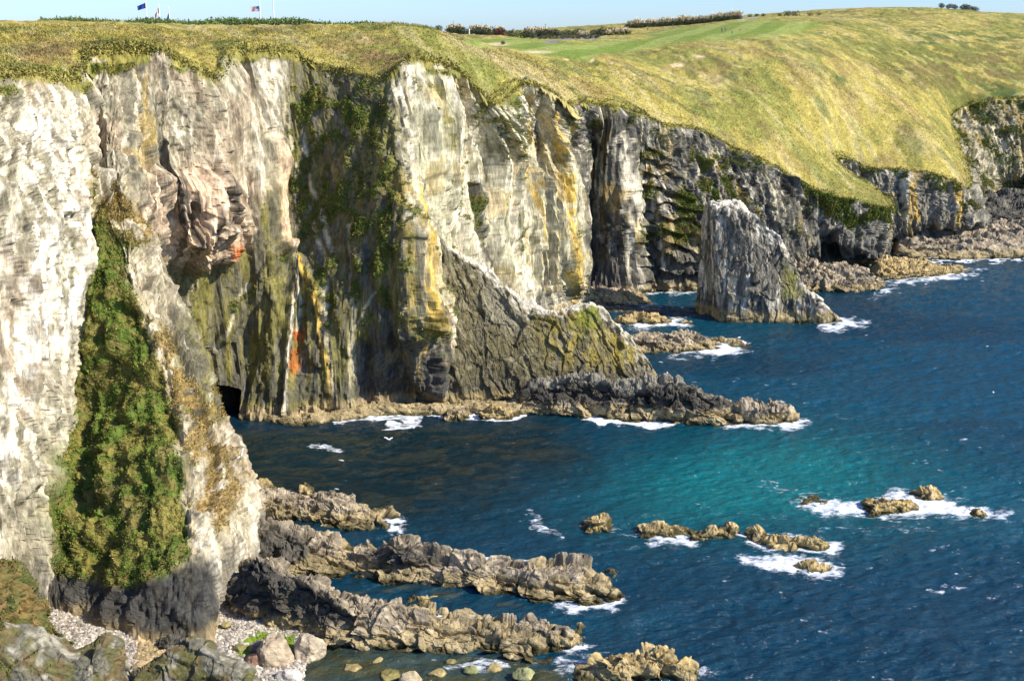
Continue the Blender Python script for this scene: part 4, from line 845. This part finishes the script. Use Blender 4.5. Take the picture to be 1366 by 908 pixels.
# =================================================================== CLIFF PLANTS (uncountable)
def leafcards(name, C, Nrm, S, colr, per=5, rs=3, mat=M_LEAF, up=0.35):
    r = np.random.default_rng(rs); n = len(C); k = n*per
    c = np.repeat(C, per, 0)+r.normal(0, 1, (k, 3))*np.repeat(S, per)[:, None]*0.55; nr = np.repeat(Nrm, per, 0)
    ax = r.normal(0, 1, (k, 3)); d1 = nr*0.6+ax*0.6+np.array([0, 0, up]); d1 /= np.linalg.norm(d1, axis=1, keepdims=True)
    d2 = np.cross(d1, r.normal(0, 1, (k, 3))); d2 /= np.linalg.norm(d2, axis=1, keepdims=True); s = np.repeat(S, per)[:, None]*r.uniform(.5, 1.1, (k, 1))
    V = np.stack([c-d2*s*0.35, c+d2*s*0.35, c+d1*s+d2*s*0.08, c+d1*s*0.95-d2*s*0.1], 1)
    F = np.arange(k*4).reshape(k, 4); cl = np.repeat(colr, per, 0)*r.uniform(0.6, 1.35, (k, 1))
    return mesh_from(name, V.reshape(-1, 3), F, np.repeat(cl, 4, 0), mat)
Pc, Nc, vg_, ax_, ay_ = CLV
wgt = vg_*((ax_ > -30) & (ax_ < 1390))
vis_idx = np.flatnonzero(((wgt > 0.55) & (vv[None] < 0.97)).ravel())
area_w = np.ones(len(vis_idx)); sel = rng.choice(vis_idx, 85000)
pp = Pc.reshape(-1, 3)[sel]; nnn = Nc.reshape(-1, 3)[sel]; dst = pp[:, 1]
cl = np.array([0.135, 0.175, 0.03])*rng.uniform(0.7, 1.35, (len(sel), 1)); dry = rng.random(len(sel)) < np.clip(0.12+0.75*dryb.ravel()[sel], 0, 1)
gq = gn.ravel()[sel]; dry |= (gq > 0.25) & (rng.random(len(sel)) < 0.25)
cl = np.where(dry[:, None], np.array([0.27, 0.19, 0.06])*rng.uniform(0.6, 1.4, (len(sel), 1)), cl)
link('cliff_plants', leafcards('cliff_plants', pp, nnn, rng.uniform(0.10, 0.30, len(sel))*(dst/170)**0.5, cl, 5), 'green and rust coloured plants clinging to the cliff faces', 'cliff plants', 'stuff')
_, fp, fn, fx, fy = fgslope
s2 = rng.choice(np.flatnonzero((fp[..., 2] > 2).ravel()), 9000)
cl2 = np.where(rng.random((9000, 1)) < 0.45, np.array([0.20, 0.13, 0.045]), np.array([0.09, 0.12, 0.025]))*rng.uniform(0.6, 1.4, (9000, 1))
link('bank_plants', leafcards('bank_plants', fp.reshape(-1, 3)[s2], fn.reshape(-1, 3)[s2], rng.uniform(0.12, 0.3, 9000), cl2, 6, 5), 'heather and fern covering the steep lower left bank', 'cliff plants', 'stuff')
# grass tufts on the headland
gi = np.flatnonzero((vis & (sd > 0.2) & (sd < 29) & (mown < 0.2) & (Y < 420) & (gx > -20) & (gx < 1390)).ravel()); s3 = rng.choice(gi, 60000)
link('grass_tufts', leafcards('grass_tufts', GP.reshape(-1, 3)[s3], np.tile([0, 0, 1.0], (len(s3), 1)), rng.uniform(0.12, 0.3, len(s3)), gc.reshape(-1, 3)[s3]*1.05, 3, 6, M_GRASS, 0.6), 'long rough grass bending over the cliff top', 'grass', 'stuff')
rim = CLV[0][:, NV-8:NV+4].reshape(-1, 3); s4 = rng.choice(len(rim), 14000)
link('edge_grass', leafcards('edge_grass', rim[s4], np.tile([0.2, -0.8, 0.2], (len(s4), 1)), rng.uniform(0.2, 0.5, len(s4)), np.array([0.26, 0.23, 0.06])*rng.uniform(0.5, 1.5, (len(s4), 1)), 4, 8, M_GRASS, 0.3), 'ragged turf hanging over the rim of the cliffs', 'grass', 'stuff')

# =================================================================== SHRUBS, PLUME GRASS
def shrub_mesh(name, w, h, d_, cols, seed, n=420, ls=0.22, flat=0.4):
    r = np.random.default_rng(seed); nb = 7; cs = r.uniform(-1, 1, (nb, 3))*np.array([w*0.32, d_*0.32, h*0.12])+np.array([0, 0, h*0.5]); cs[:, 2] += r.uniform(-0.1, 0.12, nb)*h
    k = r.integers(0, nb, n); u = r.normal(0, 1, (n, 3)); u /= np.linalg.norm(u, axis=1, keepdims=True)
    C = cs[k]+u*np.array([w*0.27, d_*0.27, h*0.38])*r.uniform(0.6, 1, (n, 1))**0.5; C[:, 2] = np.maximum(C[:, 2], 0.05)
    colr = np.array(cols)[r.integers(0, len(cols), n)]*r.uniform(0.7, 1.3, (n, 1))
    return leafcards(name, C, u, r.uniform(.6, 1.3, n)*ls, colr, 4, seed, M_LEAF, 0.3)
def stem_mesh(h, seed):
    r = random.Random(seed); V = []; F = []
    for k in range(4):
        a = k*1.6+r.random(); top_ = (math.cos(a)*h*0.3, math.sin(a)*h*0.3, h*0.6); b0 = len(V)
        for j in range(5):
            q = j*2*math.pi/5; V.append((math.cos(q)*0.05+math.cos(a)*0.04, math.sin(q)*0.05+math.sin(a)*0.04, -0.4)); 
        for j in range(5):
            q = j*2*math.pi/5; V.append((top_[0]+math.cos(q)*0.02, top_[1]+math.sin(q)*0.02, top_[2]))
        for j in range(5): F.append((b0+j, b0+(j+1) % 5, b0+5+(j+1) % 5, b0+5+j))
    return mesh_from('stem', V, F, None, M_WOOD)
M_WOOD = plain('woody_stem', (0.12, 0.085, 0.05), 0.9)
GRN = [(0.055, 0.075, 0.025), (0.08, 0.095, 0.04), (0.045, 0.06, 0.03)]; GRY = [(0.13, 0.14, 0.09), (0.10, 0.11, 0.06)]; RED = [(0.16, 0.035, 0.03), (0.08, 0.05, 0.03)]
SH = {'dark': (shrub_mesh('shrub_leaves', 5.0, 2.8, 3.5, GRN, 1), stem_mesh(2.6, 1)), 'dark2': (shrub_mesh('shrub_leaves', 4.4, 2.4, 3.2, GRN+GRY[:1], 2), stem_mesh(2.2, 2)),
      'grey': (shrub_mesh('shrub_leaves', 4.6, 2.0, 3.0, GRY, 3), stem_mesh(1.8, 3)), 'red': (shrub_mesh('shrub_leaves', 4.4, 2.4, 3.0, RED, 4), stem_mesh(2.2, 4))}
def plume_mesh(seed):
    r = np.random.default_rng(seed); n = 150; a = r.uniform(0, 6.28, n); rd = r.uniform(0, 1.4, n); C = np.stack([np.cos(a)*rd, np.sin(a)*rd*0.8, r.uniform(1.4, 2.5, n)], 1)
    return leafcards('plumes', C, np.tile([0, 0, 1.0], (n, 1)), r.uniform(.35, .6, n), np.array([0.62, 0.50, 0.30])*r.uniform(.8, 1.2, (n, 1)), 4, seed, M_LEAF, 1.4)
def blade_mesh(seed):
    r = np.random.default_rng(seed); n = 200; a = r.uniform(0, 6.28, n); rd = r.uniform(0, 1.5, n); C = np.stack([np.cos(a)*rd, np.sin(a)*rd*0.8, r.uniform(0.0, 1.2, n)], 1)
    return leafcards('blades', C, np.tile([0, 0, 1.0], (n, 1)), r.uniform(.4, .7, n), np.array([0.13, 0.14, 0.05])*r.uniform(.7, 1.3, (n, 1)), 4, seed, M_LEAF, 1.2)
PL = [(plume_mesh(i+20), blade_mesh(i+30)) for i in range(3)]
def put_shrub(px, Yy, kind, sc, lab, grp, name='shrub', dz=0.0):
    p = ground(px, Yy); p[2] += dz; t = empty(name, tuple(p), lab, 'shrub', grp, random.uniform(0, 6.28), sc)
    lv, sm_ = SH[kind]; link('crown', lv, parent=t); link('stem', sm_, parent=t); return t
def put_plume(px, Yy, k, sc, lab, grp):
    p = ground(px, Yy); t = empty('plume_grass', tuple(p), lab, 'plume grass', grp, random.uniform(0, 6.28), sc)
    link('plumes', PL[k][0], parent=t); link('blades', PL[k][1], parent=t); return t
gs = 'shrubs of the hedge behind the golf course'
x = 600; i = 0
while x < 815:
    kd = 'red' if abs(x-668) < 9 else ('grey' if i % 4 == 3 else ('dark' if i % 2 else 'dark2')); yy_ = 425+random.uniform(-6, 6)
    lab = {'red': 'dark red shrub in the long hedge behind the near golf green', 'grey': 'grey green shrub in the long hedge behind the near golf green', 'dark': 'dark green shrub in the long hedge behind the near golf green', 'dark2': 'mixed green shrub in the long hedge behind the near golf green'}[kd]
    put_shrub(x, yy_, kd, 1.25+random.uniform(-.15, .25), lab, gs+' '+kd.replace('2', ' mixed')); x += 10; i += 1
for x in (603, 612, 632, 640, 648, 665, 705, 714, 722, 730):
    put_plume(x, 431, i % 3, 1.35, 'cream plume grass topping the long hedge behind the near golf green', 'plume grass in the long hedge'); i += 1
for j, x in enumerate(np.arange(720, 800, 7.5)):
    put_shrub(x, 392-(x-720)*0.10+ (x-720)*0.35, 'grey', 0.62+0.1*(j % 3), 'low grey shrub lining the curved grey path on the golf course', 'low shrubs lining the path')
for j, x in enumerate((775, 782, 812, 820, 828, 836)):
    put_plume(x, 415+j*4, j % 3, 0.95, 'short plume grass beside the curved grey path on the golf course', 'plume grass beside the path')
for j, x in enumerate(np.arange(838, 985, 8.5)):
    put_shrub(x, 500, 'dark2', 0.85, 'dark shrub under the cream plume row on the middle skyline', 'shrubs under the plume row on the middle skyline')
    put_plume(x+3, 503, j % 3, 1.15+random.uniform(-.1, .25), 'tall cream plume grass in the row on the middle skyline', 'plume row on the middle skyline')
for j, x in enumerate((1000, 1009, 1018, 1040, 1050, 1060, 1080, 1092)):
    put_shrub(x, 535, 'dark', 0.6+0.35*(j in (4, 5)), 'low dark bush on the skyline right of the plume row', 'low bushes on the skyline right of the plume row')
for j, x in enumerate((1256, 1265, 1274, 1284, 1293, 1301)):
    put_shrub(x, 556, 'dark2', 1.0+0.2*(j in (3, 4)), 'grey green bush in the clump on the highest hilltop at the right', 'bush clump on the highest hilltop')
put_shrub(584, 262, 'dark2', 0.7, 'lone dark bush on the skyline just left of the long hedge', None)
put_shrub(671, 330, 'dark2', 0.45, 'tiny lone bush on the near golf green', None)
# left skyline scrub: one low mass
pts = []
for px in np.arange(60, 520, 0.35):
    hgt = 0.9+0.5*max(0, math.sin(px*0.021+0.6))+0.25*math.sin(px*0.067)
    yb = yfix(232+px*0.08)
    for _ in range(3):
        pts.append((px, yb+random.uniform(-2, 5), random.random()*max(0.5, hgt)))
pts = np.array(pts); gx_ = (pts[:, 0]-683)/FPX*(pts[:, 1]*cp+6*sp*0+1.5); zz = hland(gx_, pts[:, 1])+0.35
Cs = np.stack([gx_, pts[:, 1], zz+pts[:, 2]*1.1], 1)
link('skyline_scrub', leafcards('skyline_scrub', Cs, np.tile([0, 0, 1.0], (len(Cs), 1)), rng.uniform(.25, .5, len(Cs)), np.array([0.13, 0.18, 0.05])*rng.uniform(.7, 1.3, (len(Cs), 1)), 6, 12, M_LEAF, 0.5), 'low green bracken along the left skyline', 'scrub', 'stuff')

# =================================================================== FLAGS
def tube(p0, p1, r0, r1, n=8):
    p0 = np.array(p0, float); p1 = np.array(p1, float); ax = p1-p0; ax /= np.linalg.norm(ax); a = np.cross(ax, [1, 0, 0] if abs(ax[0]) < .9 else [0, 1, 0]); a /= np.linalg.norm(a); b2 = np.cross(ax, a)
    V = []; 
    for p, r in ((p0, r0), (p1, r1)):
        for j in range(n): q = 2*math.pi*j/n; V.append(p+(a*math.cos(q)+b2*math.sin(q))*r)
    F = [(j, (j+1) % n, n+(j+1) % n, n+j) for j in range(n)]; return V, F
M_POLE = plain('white_pole_paint', (0.8, 0.8, 0.8), 0.4, 0.05)
FM = {k: plain('flag_'+k, c, 0.8, 0.1) for k, c in {'red': (0.55, 0.03, 0.04), 'white': (0.8, 0.8, 0.8), 'blue': (0.02, 0.05, 0.30)}.items()}
def flag_mesh(kind, w=2.0, h=1.15):
    n1, n2 = 40, 26; U, Vv = np.meshgrid(np.linspace(0, 1, n1), np.linspace(0, 1, n2), indexing='ij')
    hang = {'stars': 0.12, 'maple': 1.1, 'navy': 1.2, 'top': 0.4}[kind]
    Pq = np.stack([-U*w*math.cos(hang), 0.16*np.sin(U*9+Vv*1.5)*U, -U*w*math.sin(hang)*0.9+(Vv-1)*h*(1-0.15*U)], -1)
    me = mesh_from('flag', Pq.reshape(-1, 3), gridfaces(n1, n2), None, FM['white'], True); me.materials.append(FM['red']); me.materials.append(FM['blue'])
    uc = (U[:-1, :-1]+0.5/(n1-1)).ravel(); vc = (Vv[:-1, :-1]+0.5/(n2-1)).ravel()
    if kind == 'stars': idx = np.where((uc < 0.4) & (vc > 6/13), 2, np.where((np.floor(vc*13).astype(int) % 2) == 0, 1, 0)); 
    elif kind == 'maple':
        leaf = (np.abs(uc-0.5)*2.2+np.abs(vc-0.5)*1.1 < 0.30); idx = np.where((uc < 0.25) | (uc > 0.75) | leaf, 1, 0)
    else: idx = np.full(len(uc), 2)
    if kind == 'stars':
        st = (uc < 0.4) & (vc > 6/13) & (np.sin(uc*90) > 0.75) & (np.sin(vc*75) > 0.75); idx = np.where(st, 0, idx)
    me.polygons.foreach_set('material_index', idx.astype(np.int32)); return me
def flagpole(px, Yy, H_, fz, kind, lab):
    p = ground(px, Yy); t = empty('flagpole', tuple(p), lab, 'flagpole', 'flagpoles on the left skyline')
    V, F = tube((0, 0, -2.0), (0, 0, H_), 0.16, 0.09, 10); link('pole', mesh_from('pole', V, F, None, M_POLE, True), parent=t)
    V, F = tube((0, 0, H_), (0, 0, H_+0.22), 0.14, 0.05, 8); link('finial', mesh_from('finial', V, F, None, M_POLE, True), parent=t)
    if kind:
        fo_ = link('flag', flag_mesh(kind), parent=t); fo_.location = (-0.12, 0, fz)
flagpole(197, 262, 5.8, 5.1, 'top', 'leaning white flagpole with a blue flag, leftmost on the skyline')
flagpole(214, 262, 4.7, 4.1, 'maple', 'white flagpole with a drooping red and white maple leaf flag')
flagpole(227, 262, 4.1, 2.9, 'navy', 'shortest white flagpole, with a small furled navy flag')
flagpole(348, 262, 5.6, 4.5, 'stars', 'white flagpole flying a stars and stripes flag')
flagpole(366, 262, 9.0, 8.7, 'top', 'tallest white flagpole, right of the stars and stripes, its flag above the picture')
p = ground(626, 418); t = empty('marker_post', tuple(p), 'white marker post standing in front of the long hedge', 'post')
V, F = tube((0, 0, -0.5), (0, 0, 2.2), 0.22, 0.2, 8); link('post', mesh_from('post', V, F, None, M_POLE), parent=t)
V, F = tube((0, 0, 2.2), (0, 0, 2.6), 0.34, 0.3, 8); link('post_cap', mesh_from('post_cap', V, F, None, M_POLE), parent=t)

# =================================================================== PEOPLE
def skinned(name, joints, edges, mat, sub=1):
    me = D.meshes.new(name); me.from_pydata([j[:3] for j in joints], edges, []); o = D.objects.new(name, me); COL.objects.link(o)
    md = o.modifiers.new('s', 'SKIN'); md.use_smooth_shade = True
    for v, j in zip(me.skin_vertices[0].data, joints): v.radius = (j[3], j[4] if len(j) > 4 else j[3])
    me.skin_vertices[0].data[0].use_root = True
    s = o.modifiers.new('d', 'SUBSURF'); s.levels = sub; s.render_levels = sub
    dg = bpy.context.evaluated_depsgraph_get(); nm = D.meshes.new_from_object(o.evaluated_get(dg)); D.objects.remove(o); nm.name = name
    nm.materials.clear(); nm.materials.append(mat); nm.polygons.foreach_set('use_smooth', [True]*len(nm.polygons)); return nm
M_SKIN = plain('skin', (0.45, 0.27, 0.19), 0.5, 0.08); M_HAIR = plain('hair', (0.05, 0.03, 0.02), 0.7)
def make_person(px, Yy, lab, shirt, trousers, swing=0.2, rz=0.0, arm=0.2, hat=None, dz=0.0, bag=False):
    p = ground(px, Yy); t = empty('person', (p[0], p[1], p[2]-0.05+dz), lab, 'person', None, rz)
    s = swing
    J = [(0,0,.95,.14,.10),(0,0,1.2,.13,.09),(0,0,1.42,.15,.09),(0,0,1.52,.055),(0,-.01,1.62,.085,.10),(0,-.01,1.74,.075,.09),
         (-.09,0,.9,.085),(-.1,-s*.5,.5,.058),(-.1,-s*.55,.09,.04),(-.1,-s*.55-.14,.04,.038),(.09,0,.9,.085),(.1,s*.5,.5,.058),(.1,s*.75,.09,.04),(.1,s*.75-.14,.04,.038),
         (-.2,0,1.42,.055),(-.25,arm*.4,1.15,.042),(-.24,-arm*.6,.9,.032),(-.24,-arm*.9,.8,.036),(.2,0,1.42,.055),(.25,-arm*.2,1.15,.042),(.22,-arm*1.2,.95,.032),(.21,-arm*1.5,.87,.036)]
    E = [(0,1),(1,2),(2,3),(3,4),(4,5),(0,6),(6,7),(7,8),(8,9),(0,10),(10,11),(11,12),(12,13),(2,14),(14,15),(15,16),(16,17),(2,18),(18,19),(19,20),(20,21)]
    link('body', skinned('body', J, E, M_SKIN), parent=t)
    Ja = [(0,0,.93,.165,.12),(0,0,1.2,.15,.11),(0,0,1.44,.16,.105),(-.2,0,1.42,.075),(-.25,arm*.4,1.15,.058),(.2,0,1.42,.075),(.25,-arm*.2,1.15,.058),(-.24,-arm*.4,.95,.046),(.225,-arm*1.0,.99,.046)]
    link('shirt', skinned('shirt', Ja, [(0,1),(1,2),(2,3),(3,4),(4,7),(2,5),(5,6),(6,8)], shirt), parent=t)
    Jt = [(0,0,.98,.15,.115),(-.09,0,.88,.10),(-.1,-s*.5,.5,.073),(-.1,-s*.55,.12,.055),(.09,0,.88,.10),(.1,s*.5,.5,.073),(.1,s*.75,.12,.055)]
    link('trousers', skinned('trousers', Jt, [(0,1),(1,2),(2,3),(0,4),(4,5),(5,6)], trousers), parent=t)
    link('hat' if hat else 'hair', skinned('hat' if hat else 'hair', [(0,.03,1.70,.105,.10),(0,.01,1.79,.08,.085)], [(0,1)], hat or M_HAIR), parent=t)
BLK = plain('dark_cloth', (0.02, 0.02, 0.025), 0.85); BLU = plain('blue_cloth', (0.05, 0.13, 0.42), 0.85); WHT = plain('white_cloth', (0.7, 0.7, 0.68), 0.85); REDC = plain('red_cloth', (0.35, 0.05, 0.05), 0.85); GRYC = plain('grey_cloth', (0.18, 0.18, 0.2), 0.85); KHA = plain('khaki_cloth', (0.32, 0.25, 0.15), 0.85)
make_person(963, 415, 'golfer in black clothes standing left of a golfer in blue on the fairway', BLK, BLK, 0.1, 0.3)
make_person(967.5, 414, 'golfer in a blue top standing right of a golfer in black on the fairway', BLU, GRYC, 0.15, -0.6)
make_person(987, 408, 'golfer in a dark red top and khaki trousers, right of the fairway group', REDC, KHA, 0.2, 0.8)
make_person(976.5, 398, 'golfer in grey and blue, nearest of the fairway group', GRYC, BLU, 0.1, 0.1)
make_person(1116.5, 425, 'person in a long brown coat walking on the slope right of the fairway', KHA, BLK, 0.35, 1.2)
make_person(1184, 452, 'person in white with a white cap and grey trousers below the highest hilltop', WHT, GRYC, 0.3, 0.6, hat=WHT)
make_person(1212, 542, 'person in dark clothes standing on the crest of the highest hilltop', BLK, GRYC, 0.1, 0)
make_person(864, 455, 'person in black at the left side of the striped fairway', BLK, GRYC, 0.1, 0)
make_person(897, 458, 'person in black and pale trousers on the fairway below the plume row', BLK, KHA, 0.1, 0.5)

# =================================================================== GULLS
M_GULL = plain('gull_white', (0.8, 0.8, 0.8), 0.6, 0.05); M_WING = plain('gull_wing', (0.62, 0.64, 0.67), 0.6, 0.05); M_BEAK = plain('gull_beak', (0.7, 0.4, 0.03), 0.5)
def gull_mesh(flying, up=0.3):
    B_ = [(0,-.30,0,.03),(0,-.2,.02,.05),(0,0,0,.085),(0,.16,0,.05),(0,.3,.0,.03,.012)]; E = [(2,1),(1,0),(2,3),(3,4)]
    B_ = [B_[2],B_[1],B_[0],B_[3],B_[4]]; E = [(0,1),(1,2),(0,3),(3,4)]
    if flying:
        for s in (-1, 1):
            k = len(B_); B_ += [(s*.1,-.02,.04,.02,.06),(s*.38,-.10,.10+up*.3,.012,.07),(s*.72,.05,.08+up*.5,.008,.03)]; E += [(0,k),(k,k+1),(k+1,k+2)]
    else:
        for s in (-1, 1):
            k = len(B_); B_ += [(s*.06,.05,.02,.035,.04),(s*.05,.28,.03,.012,.02)]; E += [(0,k),(k,k+1)]
    return skinned('body', B_, E, M_GULL)
GF = gull_mesh(True); GF2 = gull_mesh(True, -0.3); GS = gull_mesh(False)
def gull(P_, me, lab, rz, roll=0.0, sc=1.0, grp=None):
    t = empty('gull', tuple(P_), lab, 'gull', grp, rz, sc); t.rotation_euler = (0, roll, rz); link('body', me, parent=t)
    V, F = tube((0, -.32, 0.0), (0, -.40, -.02), .018, .006, 6); link('beak', mesh_from('beak', V, F, None, M_BEAK), parent=t)
gull(atY(322, 607, 128), GF, 'gull gliding with raised wings just right of the near headland', 0.5, -0.9, 1.25)
gull(atY(585, 822, 114), GF2, 'gull flying low between the two long tan ridges', 2.0, -0.2, 1.35)
gull(atz(518, 586, 0.3), GF, 'gull low over dark water at the back of the cove', 0.9, 0.3, 1.5)
gull(atz(910, 410, 1.0), GF2, 'gull over the inlet just left of the sea stack', 1.5, 0.1, 1.6)
gull(atz(449, 652, 3.0), GS, 'gull perched on the knob of the short flat topped ridge', 1.2, 0, 1.2)
gull(atz(1043, 536, 3.4), GS, 'gull perched on the low rock at the tip of the long ledge', 1.2, 0, 1.6)
for x_, y_ in ((890,497),(986,450),(990,455),(881,483),(1072,402),(1318,462),(1325,523),(1235,379),(1310,375),(1203,398),(552,570),(455,614)):
    gull(atz(x_, y_, 0.12), GS, 'white gull sitting on open water', random.uniform(0, 6), 0, 1.7, 'gulls resting on the water')

# =================================================================== LIGHT + SKY
EL = math.radians(38); AZ = math.radians(110)  # clockwise from +Y
tosun = np.array([math.sin(AZ)*math.cos(EL), math.cos(AZ)*math.cos(EL), math.sin(EL)])
from mathutils import Vector
sl = D.lights.new('sun', 'SUN'); sl.energy = 5.0; sl.angle = math.radians(0.53); sl.color = (1.0, 0.93, 0.80)
so = D.objects.new('sun', sl); COL.objects.link(so); so.rotation_euler = Vector(tuple(tosun)).to_track_quat('Z', 'Y').to_euler(); so.location = (200, -100, 300)
w = D.worlds.new('World'); SC.world = w; w.use_nodes = True; nt = w.node_tree; bg = nt.nodes['Background']
sk = nt.nodes.new('ShaderNodeTexSky'); sk.sky_type = 'NISHITA'; sk.sun_disc = False; sk.sun_elevation = EL; sk.sun_rotation = AZ; sk.altitude = 100; sk.air_density = 1.0; sk.dust_density = 0.4; sk.ozone_density = 2.5
tn = nt.nodes.new('ShaderNodeMix'); tn.data_type = 'RGBA'; tn.blend_type = 'MULTIPLY'; tn.inputs[0].default_value = 1.0; tn.inputs[7].default_value = (0.69, 0.92, 1.38, 1); nt.links.new(sk.outputs[0], tn.inputs[6]); nt.links.new(tn.outputs[2], bg.inputs['Color']); bg.inputs['Strength'].default_value = 0.115
SC.view_settings.view_transform = 'Standard'; SC.view_settings.look = 'None'; SC.view_settings.gamma = 1; SC.view_settings.exposure = 0.5
SC.view_settings.use_curve_mapping = False
SC.cycles.max_bounces = 6; SC.cycles.diffuse_bounces = 3; SC.cycles.glossy_bounces = 3
D.meshes.remove(sb)
